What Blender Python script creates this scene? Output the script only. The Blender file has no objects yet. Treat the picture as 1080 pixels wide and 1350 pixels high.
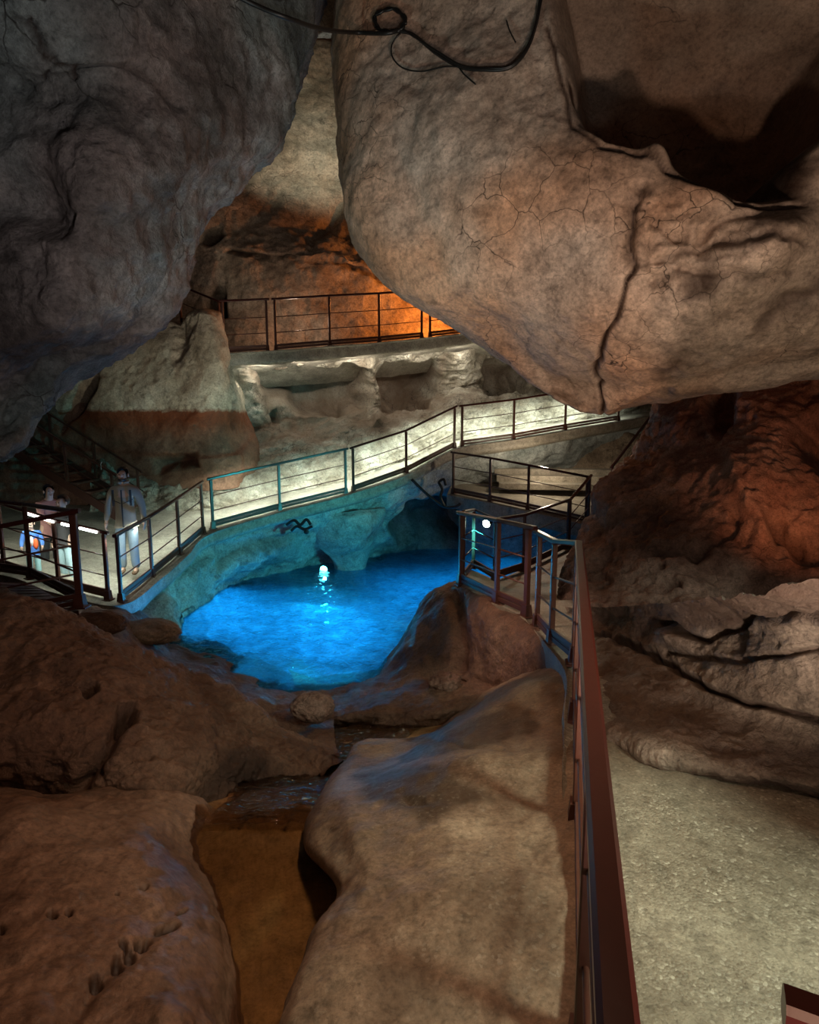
import bpy, bmesh, math, random
import numpy as np
from mathutils import Vector, Matrix
from mathutils.bvhtree import BVHTree

random.seed(7)
C = bpy.context.scene
COL = C.collection
# ------------------------------------------------------------------ camera, world, lights, exposure
F = 800.0                      # focal length in pixels of the 1080x1350 frame
PITCH = math.atan(118 / 800)
EYE = Vector((0, 0, 1.9))
R_ = Vector((1, 0, 0))
FW = Vector((0, math.cos(PITCH), -math.sin(PITCH)))
UP = Vector((0, math.sin(PITCH), math.cos(PITCH)))


def P(px, py, d):
    """point of the cave seen at (px, py), d metres deep"""
    return EYE + d * (R_ * ((px - 540) / F) + FW + UP * ((675 - py) / F))


cam = bpy.data.cameras.new('camera')
cam.sensor_fit = 'VERTICAL'
cam.sensor_height = 24
cam.lens = F / 1350 * 24
cam.clip_start = 0.05
cam.clip_end = 200
co = bpy.data.objects.new('camera', cam)
COL.objects.link(co)
co.location = EYE
co.rotation_euler = (math.radians(90) - PITCH, 0, 0)
C.camera = co

w = bpy.data.worlds.new('world')
C.world = w
w.use_nodes = True
w.node_tree.nodes['Background'].inputs[0].default_value = (0.9, 0.62, 0.5, 1)
w.node_tree.nodes['Background'].inputs[1].default_value = 0.012

vs = C.view_settings
vs.view_transform = 'Standard'
vs.look = 'None'
vs.gamma = 1
vs.use_curve_mapping = False
vs.exposure = 0.0
C.cycles.use_denoising = True
C.cycles.max_bounces = 6
C.cycles.diffuse_bounces = 3
C.cycles.glossy_bounces = 3
C.cycles.transmission_bounces = 4
C.cycles.transparent_max_bounces = 8
C.cycles.sample_clamp_indirect = 4
C.cycles.caustics_reflective = False
C.cycles.caustics_refractive = False


def lamp(name, kind, loc, col, power, target=None, size=0.2, angle=60, blend=0.6, sizey=None):
    l = bpy.data.lights.new(name, kind)
    l.color = col
    l.energy = power
    if kind == 'AREA':
        l.size = size
        if sizey:
            l.shape = 'RECTANGLE'
            l.size_y = sizey
    else:
        l.shadow_soft_size = size
    if kind == 'SPOT':
        l.spot_size = math.radians(angle)
        l.spot_blend = blend
    o = bpy.data.objects.new(name, l)
    COL.objects.link(o)
    o.location = loc
    if target is not None:
        o.rotation_euler = (Vector(target) - Vector(loc)).to_track_quat('-Z', 'Y').to_euler()
    return o


# lamps of the cave, and fill lamps added where no source is known
lamp('flood_warm', 'SPOT', (1.3, 0.9, 0.35), (1.0, 0.74, 0.58), 420, P(780, 340, 5.5), 0.12, 95, 0.9)
lamp('flood_cool', 'SPOT', (-2.4, 3.6, 0.6), (0.62, 0.92, 0.92), 190, P(520, 220, 6.5), 0.12, 60, 0.9)
lamp('fill_left', 'SPOT', (1.2, -0.6, 0.8), (1.0, 0.92, 0.90), 330, P(120, 200, 4.5), 0.2, 85, 0.9)  # added fill behind the camera for the left mass
lamp('flood_floor', 'SPOT', (3.0, 0.2, 3.2), (0.92, 1.0, 0.78), 900, (2.3, 2.2, 0), 0.35, 80, 0.9)
lamp('flood_ground', 'SPOT', (0.5, 2.3, 3.3), (1.0, 0.60, 0.38), 135, (-0.9, 3.3, -0.4), 0.15, 115, 0.9)
lamp('fill_behind', 'SPOT', (0.2, -1.0, 2.9), (1.0, 0.62, 0.40), 42, (-0.5, 3.2, -0.4), 0.25, 95, 0.9)  # weak frontal fill added behind the camera
lamp('flood_boulder', 'SPOT', P(520, 600, 6.3), (1.0, 0.62, 0.46), 130, P(690, 850, 7.2), 0.1, 50, 0.8)
lamp('flood_side', 'SPOT', (4.3, 2.6, 2.2), (0.95, 1.0, 0.85), 150, P(1000, 900, 4.8), 0.1, 75, 0.9)
lamp('fill_wall', 'SPOT', (2.2, 2.2, 3.0), (1.0, 0.76, 0.62), 50, P(900, 690, 8), 0.1, 75, 0.9)  # dim warm fill added for the right wall
lamp('fill_shore', 'SPOT', P(335, 872, 9.3) + Vector((0, 0, 0.1)), (0.03, 0.38, 1.0), 260, P(165, 740, 9.8), 0.06, 50, 0.8)  # unseen blue spot added to tint the railing posts
lamp('fill_tip', 'SPOT', (3.2, 1.4, 0.3), (1.0, 0.78, 0.6), 150, P(980, 430, 5.3), 0.12, 70, 0.9)  # second warm fill added for the low tip of the right rock
lamp('lamp_red', 'SPOT', P(1110, 770, 5.3), (1.0, 0.34, 0.14), 130, P(1020, 600, 8), 0.1, 62, 1.0)
lamp('lamp_orange', 'POINT', P(600, 380, 17.3), (1.0, 0.28, 0.045), 330, None, 0.12)
lamp('lamp_gallery', 'POINT', P(390, 425, 15.9), (1.0, 0.68, 0.50), 38, None, 0.15)
lamp('flood_gallery', 'SPOT', P(560, 120, 14.5), (0.97, 0.95, 0.76), 1100, P(410, 170, 19), 0.2, 60, 0.9)
lamp('flood_backwall', 'SPOT', P(330, 640, 9.5), (1.0, 0.95, 0.78), 380, P(215, 450, 13.8), 0.12, 48, 0.9)
lamp('fill_top', 'SPOT', P(425, 110, 21.5), (0.85, 0.97, 1.0), 260, P(425, 20, 24), 0.2, 80, 0.8)  # cool fill added to brighten the rock in the top gap
lamp('fill_platform', 'POINT', P(720, 600, 15.0), (1.0, 0.84, 0.62), 60, None, 0.1)  # added fill to brighten the platform, no fixture
lamp('flood_pool', 'SPOT', P(635, 702, 10.2), (0.04, 0.74, 0.82), 560, P(410, 745, 13.5), 0.08, 95, 0.6)
for px_, py_, dd_ in ((335, 482, 15.0), (405, 478, 15.35), (475, 472, 15.75), (545, 466, 16.15), (615, 458, 16.55)):
    lamp('lamp_under_gallery', 'AREA', P(px_, py_, dd_), (1.0, 0.93, 0.80), 13, P(px_, py_ + 90, dd_ + 1.6), 1.1, sizey=0.06)
lamp('lamp_pool_and_fill', 'SPOT', P(428, 755, 14.5) + Vector((0, 0, -0.12)), (0.02, 0.55, 1.0), 240, P(400, 830, 11), 0.04, 150, 0.5)
for px_, py_, pw in ((330, 790, 150), (450, 800, 240), (400, 860, 170), (560, 760, 180), (660, 750, 150), (270, 820, 90)):
    d_ = (EYE.z + 1.80) / (math.sin(PITCH) - math.cos(PITCH) * (675 - py_) / F)
    q_ = P(px_, py_, d_)
    lamp('lamp_pool_and_fill', 'AREA', q_, (0.02, 0.40, 1.0), pw * 0.22, q_ - Vector((0, 0.001, 1)), 1.8)  # added blue panels under the surface, floating without fixtures

# ------------------------------------------------------------------ numeric helpers
_rs = np.random.RandomState(11)
_perm = _rs.permutation(256).astype(np.int64)
_perm = np.concatenate([_perm, _perm, _perm])
_g = _rs.normal(size=(256, 3))
_g /= np.linalg.norm(_g, axis=1)[:, None]


def perlin(p):
    i = np.floor(p).astype(np.int64)
    f = p - i
    i &= 255
    u = f * f * f * (f * (f * 6 - 15) + 10)
    out = np.zeros(len(p))
    for dx in (0, 1):
        wx = u[:, 0] if dx else 1 - u[:, 0]
        for dy in (0, 1):
            wy = u[:, 1] if dy else 1 - u[:, 1]
            for dz in (0, 1):
                wz = u[:, 2] if dz else 1 - u[:, 2]
                h = _perm[_perm[_perm[i[:, 0] + dx] + i[:, 1] + dy] + i[:, 2] + dz]
                g = _g[h]
                d = g[:, 0] * (f[:, 0] - dx) + g[:, 1] * (f[:, 1] - dy) + g[:, 2] * (f[:, 2] - dz)
                out += wx * wy * wz * d
    return out


def fbm(p, octaves=4, gain=0.5, ridged=False):
    a, s, out = 1.0, 1.0, np.zeros(len(p))
    for k in range(octaves):
        n = perlin(p * s + 17.3 * k)
        if ridged:
            n = 0.35 - np.abs(n) * 1.4
        out += a * n
        a *= gain
        s *= 2.03
    return out


def smooth(x, a, b):
    t = np.clip((x - a) / (b - a), 0, 1)
    return t * t * (3 - 2 * t)


def catmull(ctrl, n, axis_weights=None):
    """resample control points (k, dim) to n points"""
    ctrl = np.asarray(ctrl, float)
    k = len(ctrl)
    t = np.linspace(0, k - 1, n)
    i = np.minimum(t.astype(int), k - 2)
    f = (t - i)[:, None]
    pad = np.vstack([2 * ctrl[0] - ctrl[1], ctrl, 2 * ctrl[-1] - ctrl[-2]])
    p0, p1, p2, p3 = pad[i], pad[i + 1], pad[i + 2], pad[i + 3]
    return 0.5 * (2 * p1 + (p2 - p0) * f + (2 * p0 - 5 * p1 + 4 * p2 - p3) * f ** 2 + (3 * p1 - p0 - 3 * p2 + p3) * f ** 3)


def to_px(p):
    q = p - np.array(EYE)
    d = q @ np.array(FW)
    d = np.where(np.abs(d) < 1e-3, 1e-3, d)
    return 540 + F * (q @ np.array(R_)) / d, 675 - F * (q @ np.array(UP)) / d


def seg_dist(x, y, poly):
    best = np.full(len(x), 1e9)
    for (ax, ay), (bx, by) in zip(poly[:-1], poly[1:]):
        vx, vy = bx - ax, by - ay
        t = np.clip(((x - ax) * vx + (y - ay) * vy) / (vx * vx + vy * vy + 1e-9), 0, 1)
        best = np.minimum(best, np.hypot(x - ax - t * vx, y - ay - t * vy))
    return best


def inside(x, y, poly):
    r = np.zeros(len(x), bool)
    for (ax, ay), (bx, by) in zip(poly, poly[1:] + poly[:1]):
        c = ((ay > y) != (by > y)) & (x < (bx - ax) * (y - ay) / (by - ay + 1e-12) + ax)
        r ^= c
    return r


# relief features: each returns (outward displacement in metres, darkening by stains and painted shade) for points of a rock seen at (x, y)
def groove(poly, width, depth, stain_shade=0.8, wob=4.0):
    def f(x, y, p):
        x = x + wob * perlin(p * 5) * 2
        y = y + wob * perlin(p * 5 + 31) * 2
        d = seg_dist(x, y, poly)
        m = np.exp(-(d / width) ** 2)
        return -depth * m, stain_shade * m
    return f


def lump(cx, cy, rx, ry, h, rot=0, stain_shade=0.0, sharp=1.0):
    def f(x, y, p):
        c, s = math.cos(math.radians(rot)), math.sin(math.radians(rot))
        u = ((x - cx) * c + (y - cy) * s) / rx
        v = (-(x - cx) * s + (y - cy) * c) / ry
        r = u * u + v * v
        m = np.exp(-r ** sharp)
        return h * m, stain_shade * m
    return f


def hollow(poly, depth, soft, stain_shade=0.0, wob=0):
    def f(x, y, p):
        if wob:
            x = x + wob * perlin(p * 2.5) * 2
            y = y + wob * perlin(p * 2.5 + 31) * 2
        d = seg_dist(x, y, poly + poly[:1])
        m = np.where(inside(x, y, poly), smooth(d, 0, soft), 0)
        return -depth * m, stain_shade * m
    return f


def stain_shade(poly, soft, amount=1.0, wob=14):
    def f(x, y, p):
        x = x + wob * (fbm(p * 2.2, 3)) * 2
        y = y + wob * (fbm(p * 2.2 + 31, 3)) * 2
        d = seg_dist(x, y, poly + poly[:1])
        d = np.where(inside(x, y, poly), d, -d)
        return np.zeros(len(x)), amount * smooth(d, -soft, soft)
    return f


def rough(poly, soft, amp, freq, ridged=True):
    def f(x, y, p):
        d = seg_dist(x, y, poly + poly[:1])
        m = np.where(inside(x, y, poly), smooth(d, 0, soft), 0)
        return amp * m * fbm(p * freq + 0.4 * perlin(p * freq)[:, None], 4, 0.55, ridged), 0 * m
    return f


def new_obj(name, me, m=None, parent=None):
    o = bpy.data.objects.new(name, me)
    COL.objects.link(o)
    if m is not None and not me.materials:
        me.materials.append(m)
    if parent is not None:
        o.parent = parent
    return o


def grid_mesh(name, pts, nu, nv, smooth_shade=True, flip=False):
    me = bpy.data.meshes.new(name)
    idx = np.arange(nu * nv).reshape(nv, nu)
    q = np.stack([idx[:-1, :-1], idx[:-1, 1:], idx[1:, 1:], idx[1:, :-1]], -1).reshape(-1, 4)
    if flip:
        q = q[:, ::-1]
    me.vertices.add(nu * nv)
    me.vertices.foreach_set('co', pts.astype(np.float32).ravel())
    me.loops.add(q.size)
    me.loops.foreach_set('vertex_index', q.ravel().astype(np.int32))
    me.polygons.add(len(q))
    me.polygons.foreach_set('loop_start', (np.arange(len(q)) * 4).astype(np.int32))
    me.polygons.foreach_set('loop_total', np.full(len(q), 4, np.int32))
    me.polygons.foreach_set('use_smooth', np.full(len(q), smooth_shade))
    me.update(calc_edges=True)
    return me


SHEETS = {}


def sheet(name, rows, nu, nv, m, amp=0.12, freq=0.8, octv=5, ridge=0.0, feats=(), fine=0.35, warp=0.3, kind='structure'):
    """a rock surface: rows of control points, skinned smoothly, weathered by noise and by its own features"""
    R = []
    for r in rows:
        R.append(catmull([tuple(p) if isinstance(p, Vector) else tuple(P(*p)) for p in r], nu))
    R = np.array(R)                                   # rows, nu, 3
    G = catmull(R.reshape(len(R), -1), nv).reshape(nv, nu, 3)
    du = np.gradient(G, axis=1)
    dv = np.gradient(G, axis=0)
    n = np.cross(du, dv).reshape(-1, 3)
    n /= np.linalg.norm(n, axis=1)[:, None] + 1e-9
    p = G.reshape(-1, 3)
    eye = np.array(EYE) - p
    x, y = to_px(p)
    s = np.sign(np.sum(n * eye, 1))[(x > 0) & (x < 1080) & (y > 0) & (y < 1350)]
    flip = bool(len(s) and np.mean(s) < 0)
    if flip:
        n = -n
    q = p + warp * np.stack([perlin(p * freq * 0.9 + 5), perlin(p * freq * 0.9 + 55), perlin(p * freq * 0.9 + 95)], 1)
    d = amp * fbm(q * freq, octv, 0.48)
    if ridge:
        d += ridge * fbm(q * freq * 1.3 + 40, 4, 0.5, True)
    d += amp * fine * 0.25 * fbm(p * freq * 9, 3, 0.55)
    st = np.zeros(len(p))
    for f in feats:
        a, b = f(x, y, p)
        d += a
        st = np.maximum(st, b)
    p = p + n * d[:, None]
    me = grid_mesh(name, p, nu, nv, True, flip)
    at = me.attributes.new('stain_shade', 'FLOAT', 'POINT')
    at.data.foreach_set('value', st.astype(np.float32))
    o = new_obj(name, me, m)
    o['kind'] = kind
    SHEETS[name] = o
    return o


# ------------------------------------------------------------------ materials
def nodes(name):
    m = bpy.data.materials.new(name)
    m.use_nodes = True
    nt = m.node_tree
    for n in list(nt.nodes):
        nt.nodes.remove(n)
    return m, nt, nt.nodes, nt.links


def rgb(c):
    return (c[0], c[1], c[2], 1)


def plain(name, col, rough=0.5, metal=0.0, var=0.25, scale=20, bump=0.0, emit=None, estr=0):
    m, nt, N, L = nodes(name)
    out = N.new('ShaderNodeOutputMaterial')
    b = N.new('ShaderNodeBsdfPrincipled')
    L.new(b.outputs[0], out.inputs[0])
    b.inputs['Roughness'].default_value = rough
    b.inputs['Metallic'].default_value = metal
    tc = N.new('ShaderNodeTexCoord')
    no = N.new('ShaderNodeTexNoise')
    no.inputs['Scale'].default_value = scale
    no.inputs['Detail'].default_value = 4
    L.new(tc.outputs['Object'], no.inputs['Vector'])
    mix = N.new('ShaderNodeMix')
    mix.data_type = 'RGBA'
    mix.inputs['A'].default_value = rgb([c * (1 - var) for c in col])
    mix.inputs['B'].default_value = rgb([min(1, c * (1 + var)) for c in col])
    L.new(no.outputs['Fac'], mix.inputs['Factor'])
    L.new(mix.outputs['Result'], b.inputs['Base Color'])
    if bump:
        bu = N.new('ShaderNodeBump')
        bu.inputs['Strength'].default_value = bump
        bu.inputs['Distance'].default_value = 0.01
        L.new(no.outputs['Fac'], bu.inputs['Height'])
        L.new(bu.outputs[0], b.inputs['Normal'])
    if emit:
        b.inputs['Emission Color'].default_value = rgb(emit)
        b.inputs['Emission Strength'].default_value = estr
    return m


def rock(name, dark, mid, light, stain_shade_col=(0.03, 0.015, 0.01), scale=1.0, crack=0.5, crack_scale=2.0, rough=0.8, bump=0.5,
         spots=0.3, spec=0.3, tint=None, band=None, crack_w=0.02, pebble=0):
    """limestone: soft blotches, fine mottling, dark hairline cracks, pores, mineral stains, shade painted in places"""
    m, nt, N, L = nodes(name)
    out = N.new('ShaderNodeOutputMaterial')
    b = N.new('ShaderNodeBsdfPrincipled')
    L.new(b.outputs[0], out.inputs[0])
    b.inputs['Specular IOR Level'].default_value = spec
    geo = N.new('ShaderNodeNewGeometry')
    pos = geo.outputs['Position']

    def noise(sc, det=5, rg=0.55, dist=0.0, vec=None):
        n = N.new('ShaderNodeTexNoise')
        n.inputs['Scale'].default_value = sc * scale
        n.inputs['Detail'].default_value = det
        n.inputs['Roughness'].default_value = rg
        n.inputs['Distortion'].default_value = dist
        L.new(vec or pos, n.inputs['Vector'])
        return n

    def math_(op, a, bb, c=None):
        n = N.new('ShaderNodeMath')
        n.operation = op
        for k, v in enumerate((a, bb, c)):
            if v is None:
                continue
            if isinstance(v, (int, float)):
                n.inputs[k].default_value = v
            else:
                L.new(v, n.inputs[k])
        return n.outputs[0]

    def mixc(fac, a, bb, mode='MIX'):
        n = N.new('ShaderNodeMix')
        n.data_type = 'RGBA'
        n.blend_type = mode
        for k, v in (('Factor', fac), ('A', a), ('B', bb)):
            if isinstance(v, (int, float)):
                n.inputs[k].default_value = v
            elif isinstance(v, tuple):
                n.inputs[k].default_value = rgb(v)
            else:
                L.new(v, n.inputs[k])
        return n.outputs['Result']

    def ramp(fac, stops):
        r = N.new('ShaderNodeValToRGB')
        e = r.color_ramp.elements
        while len(e) < len(stops):
            e.new(0.5)
        for k, (t, c) in enumerate(stops):
            e[k].position = t
            e[k].color = rgb(c) if not isinstance(c, (int, float)) else (c, c, c, 1)
        L.new(fac, r.inputs[0])
        return r.outputs[0]

    big = noise(0.7, 5, 0.6, 0.4)
    col = ramp(big.outputs['Fac'], [(0.30, dark), (0.47, mid), (0.68, light)])
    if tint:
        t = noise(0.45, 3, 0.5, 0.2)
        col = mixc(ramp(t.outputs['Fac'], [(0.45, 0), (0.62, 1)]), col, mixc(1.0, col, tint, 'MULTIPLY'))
    mid_n = noise(5, 7, 0.68, 0.3)
    col = mixc(0.75, col, ramp(mid_n.outputs['Fac'], [(0.30, 0.35), (0.45, 0.85), (0.55, 1.02), (0.70, 1.35)]), 'MULTIPLY')
    fine = noise(30, 6, 0.75)
    col = mixc(0.8, col, ramp(fine.outputs['Fac'], [(0.30, 0.45), (0.5, 1.0), (0.7, 1.4)]), 'MULTIPLY')
    mott = noise(13, 6, 0.72, 0.6)
    col = mixc(0.7, col, ramp(mott.outputs['Fac'], [(0.34, 0.5), (0.48, 0.95), (0.6, 1.08), (0.72, 1.3)]), 'MULTIPLY')
    # cracks
    wv = N.new('ShaderNodeVectorMath')
    wv.operation = 'MULTIPLY_ADD'
    wn = noise(1.7, 4, 0.6)
    L.new(wn.outputs['Color'], wv.inputs[0])
    wv.inputs[1].default_value = (0.4 / scale,) * 3
    L.new(pos, wv.inputs[2])
    vo = N.new('ShaderNodeTexVoronoi')
    vo.feature = 'DISTANCE_TO_EDGE'
    vo.inputs['Scale'].default_value = crack_scale * scale
    L.new(wv.outputs[0], vo.inputs['Vector'])
    cm = ramp(vo.outputs['Distance'], [(0.0, 1.0), (crack_w, 0.0)])
    gate = ramp(noise(0.9, 3, 0.5, 0).outputs['Fac'], [(0.46, 0), (0.62, 1)])
    crk = math_('MULTIPLY', cm, gate)
    crk = math_('MULTIPLY', crk, crack)
    # pores
    sp = ramp(noise(7, 5, 0.7, 0.6).outputs['Fac'], [(0.62, 0), (0.70, 1)])
    sp = math_('MULTIPLY', sp, spots)
    at = N.new('ShaderNodeAttribute')
    at.attribute_name = 'stain_shade'
    stn = math_('MULTIPLY', at.outputs['Fac'], math_('ADD', 0.55, mid_n.outputs['Fac']))
    if band:                                           # old water line: everything below z carries an ochre film
        z0, zl, bcol = band
        sx = N.new('ShaderNodeSeparateXYZ')
        L.new(pos, sx.inputs[0])
        zz = math_('ADD', sx.outputs['Z'], math_('MULTIPLY', math_('SUBTRACT', mid_n.outputs['Fac'], 0.5), 0.25))
        top = math_('MULTIPLY', math_('SUBTRACT', z0, zz), 12)
        top = math_('MINIMUM', math_('MAXIMUM', top, 0), 1)
        low = math_('MINIMUM', math_('MAXIMUM', math_('MULTIPLY', math_('SUBTRACT', zz, zl), 2.2), 0), 1)
        bf = math_('MULTIPLY', top, math_('ADD', 0.78, math_('MULTIPLY', low, 0.22)))
        col = mixc(bf, col, mixc(1.0, mixc(0.3, col, (0.5, 0.5, 0.5)), bcol, 'MULTIPLY'))
    col = mixc(sp, col, tuple(c * 0.35 for c in dark))
    col = mixc(stn, col, stain_shade_col)
    col = mixc(crk, col, (0.02, 0.012, 0.008))
    L.new(col, b.inputs['Base Color'])
    rr = ramp(mid_n.outputs['Fac'], [(0.3, max(0, rough - 0.2)), (0.7, rough)])
    L.new(rr, b.inputs['Roughness'])
    h = math_('ADD', math_('ADD', mid_n.outputs['Fac'], math_('MULTIPLY', mott.outputs['Fac'], 0.5)), math_('MULTIPLY', fine.outputs['Fac'], 0.22))
    if pebble:
        pv = N.new('ShaderNodeTexVoronoi')
        pv.inputs['Scale'].default_value = 75
        L.new(pos, pv.inputs['Vector'])
        pg = ramp(noise(1.6, 3, 0.6).outputs['Fac'], [(0.35, 0.25), (0.6, 1)])
        pm = math_('MULTIPLY', pg, pebble)
        h = math_('ADD', h, math_('MULTIPLY', math_('MULTIPLY', ramp(pv.outputs['Distance'], [(0.0, 1), (0.6, 0)]), pm), 0.45))
        sx2 = N.new('ShaderNodeSeparateColor')
        L.new(pv.outputs['Color'], sx2.inputs[0])
        L.new(mixc(math_('MULTIPLY', pm, 0.55), col, ramp(sx2.outputs[0], [(0.0, (0.10, 0.085, 0.06)), (0.5, (0.26, 0.235, 0.18)), (0.93, (0.38, 0.35, 0.28)), (0.97, (0.75, 0.72, 0.6))])), b.inputs['Base Color'])
    h = math_('SUBTRACT', h, math_('MULTIPLY', crk, 0.35))
    h = math_('SUBTRACT', h, math_('MULTIPLY', sp, 0.35))
    bu = N.new('ShaderNodeBump')
    bu.inputs['Strength'].default_value = bump
    bu.inputs['Distance'].default_value = 0.09 / scale
    L.new(h, bu.inputs['Height'])
    L.new(bu.outputs[0], b.inputs['Normal'])
    return m


M = {}
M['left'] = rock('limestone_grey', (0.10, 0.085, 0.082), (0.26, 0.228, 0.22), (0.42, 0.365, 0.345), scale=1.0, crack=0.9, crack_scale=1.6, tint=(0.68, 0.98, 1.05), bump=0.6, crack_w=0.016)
M['right'] = rock('limestone_cream', (0.31, 0.22, 0.16), (0.53, 0.40, 0.305), (0.65, 0.53, 0.43), stain_shade_col=(0.045, 0.022, 0.014), scale=1.0, crack=0.95, crack_scale=3.0, tint=(1.05, 0.76, 0.58), bump=0.2, spots=0.5, crack_w=0.016)
M['red'] = rock('limestone_red', (0.09, 0.045, 0.032), (0.21, 0.12, 0.09), (0.36, 0.25, 0.20), scale=1.6, crack=0.5, bump=0.7, spots=0.5)
M['ledge'] = rock('limestone_wet_grey', (0.14, 0.10, 0.08), (0.34, 0.285, 0.225), (0.58, 0.50, 0.42), stain_shade_col=(0.095, 0.055, 0.04), scale=1.6, crack=0.15, bump=0.9, rough=0.6, spec=0.5)
M['brown'] = rock('limestone_brown', (0.075, 0.035, 0.021), (0.165, 0.092, 0.06), (0.30, 0.19, 0.13), scale=1.4, crack=0.45, bump=0.7, spots=0.5, rough=0.62, spec=0.5)
M['smooth'] = rock('limestone_smooth_brown', (0.13, 0.07, 0.045), (0.23, 0.138, 0.092), (0.34, 0.225, 0.16), scale=1.5, crack=0.0, bump=0.3, spots=0.25, rough=0.55, spec=0.5)
M['slab'] = rock('limestone_slab', (0.14, 0.085, 0.055), (0.25, 0.172, 0.117), (0.41, 0.315, 0.225), stain_shade_col=(0.06, 0.035, 0.022), scale=1.5, crack=0.0, bump=0.16, spots=0.5, rough=0.65, pebble=0.25)
M['back'] = rock('limestone_back', (0.22, 0.16, 0.11), (0.42, 0.34, 0.25), (0.60, 0.52, 0.41), scale=0.7, crack=0.6, bump=0.55, spots=0.4)
M['beige'] = rock('limestone_beige', (0.33, 0.26, 0.18), (0.50, 0.42, 0.31), (0.62, 0.55, 0.44), scale=0.9, crack=0.2, bump=0.45, spots=0.7, band=(2.22, 1.5, (0.40, 0.13, 0.06)))
M['lit'] = rock('limestone_rough_pale', (0.16, 0.13, 0.09), (0.38, 0.33, 0.25), (0.62, 0.57, 0.46), stain_shade_col=(0.15, 0.09, 0.055), scale=1.9, crack=0.9, crack_scale=2.4, bump=1.0, spots=0.8, crack_w=0.03)
M['pool'] = rock('limestone_pool', (0.22, 0.26, 0.25), (0.42, 0.46, 0.44), (0.60, 0.64, 0.61), scale=1.0, crack=0.3, bump=0.6, spots=0.4)
M['bed'] = rock('pool_bed', (0.06, 0.09, 0.10), (0.40, 0.48, 0.48), (0.85, 0.9, 0.88), scale=3.5, crack=0.0, bump=1.0, spots=0.5)
M['puddle_bed'] = rock('silt', (0.30, 0.17, 0.07), (0.42, 0.26, 0.12), (0.52, 0.35, 0.18), scale=1.5, crack=0.0, bump=0.15, spots=0.1)
M['concrete'] = rock('concrete', (0.22, 0.19, 0.15), (0.33, 0.29, 0.23), (0.43, 0.39, 0.31), scale=1.6, crack=0.08, bump=0.22, spots=0.25, rough=0.6, spec=0.4)
M['path'] = rock('concrete_path', (0.15, 0.125, 0.09), (0.25, 0.22, 0.165), (0.36, 0.325, 0.25), scale=2.0, crack=0.0, bump=0.4, spots=0.22, rough=0.5, spec=0.5, pebble=0.8)
M['steel'] = plain('brown_painted_steel', (0.075, 0.026, 0.017), 0.36, 0.0, 0.25, 30, 0.05)
M['steel_rail'] = plain('red_brown_handrail', (0.052, 0.009, 0.006), 0.28, 0.0, 0.2, 25, 0.05)
M['board'] = plain('brown_board', (0.085, 0.032, 0.02), 0.5, 0.0, 0.35, 12, 0.2)
M['cable'] = plain('black_cable', (0.012, 0.011, 0.01), 0.45)
M['lamp_body'] = plain('lamp_housing', (0.03, 0.03, 0.032), 0.4, 0.3)
M['led'] = plain('led_white', (0.9, 0.9, 0.9), 0.5, emit=(0.90, 1.0, 0.92), estr=9)
M['glow_teal'] = plain('lamp_glass_lit', (0.9, 0.9, 0.8), 0.4, emit=(0.8, 1.0, 0.75), estr=25)
M['glow_blue'] = plain('lamp_glass_blue', (0.4, 0.8, 0.9), 0.4, emit=(0.1, 0.85, 1.0), estr=25)


def water(name, tint, rough=0.03, sc=9.0, strength=0.5, dist=0.03, refr=0.5, stretch=(1, 1, 1)):
    m, nt, N, L = nodes(name)
    out = N.new('ShaderNodeOutputMaterial')
    tr = N.new('ShaderNodeBsdfTransparent')
    tr.inputs[0].default_value = rgb(tint)
    rf = N.new('ShaderNodeBsdfRefraction')
    rf.inputs['Color'].default_value = rgb(tint)
    rf.inputs['IOR'].default_value = 1.33
    rf.inputs['Roughness'].default_value = 0.0
    gl = N.new('ShaderNodeBsdfGlossy')
    gl.inputs['Roughness'].default_value = rough
    fr = N.new('ShaderNodeFresnel')
    fr.inputs['IOR'].default_value = 1.33
    a = N.new('ShaderNodeMixShader')
    a.inputs[0].default_value = refr
    bmix = N.new('ShaderNodeMixShader')
    geo = N.new('ShaderNodeNewGeometry')
    mp = N.new('ShaderNodeMapping')
    mp.inputs['Scale'].default_value = stretch
    L.new(geo.outputs['Position'], mp.inputs[0])
    no = N.new('ShaderNodeTexNoise')
    no.inputs['Scale'].default_value = sc
    no.inputs['Detail'].default_value = 4
    no.inputs['Distortion'].default_value = 0.8
    L.new(mp.outputs[0], no.inputs['Vector'])
    bu = N.new('ShaderNodeBump')
    bu.inputs['Strength'].default_value = strength
    bu.inputs['Distance'].default_value = dist
    L.new(no.outputs['Fac'], bu.inputs['Height'])
    for n in (rf, gl, fr):
        L.new(bu.outputs[0], n.inputs['Normal'])
    L.new(tr.outputs[0], a.inputs[1])
    L.new(rf.outputs[0], a.inputs[2])
    L.new(fr.outputs[0], bmix.inputs[0])
    L.new(a.outputs[0], bmix.inputs[1])
    L.new(gl.outputs[0], bmix.inputs[2])
    L.new(bmix.outputs[0], out.inputs[0])
    return m


M['water'] = water('pool_water', (0.20, 0.70, 0.90), sc=6.5, strength=1.0, dist=0.12)
M['stream'] = water('stream_water', (0.97, 0.90, 0.75), sc=3.0, strength=0.1, dist=0.02, refr=0.3)
M['riffle'] = water('running_water', (0.85, 0.75, 0.65), rough=0.03, sc=7.0, strength=0.75, dist=0.05, refr=0.3, stretch=(0.7, 3.0, 1.0))
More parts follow.
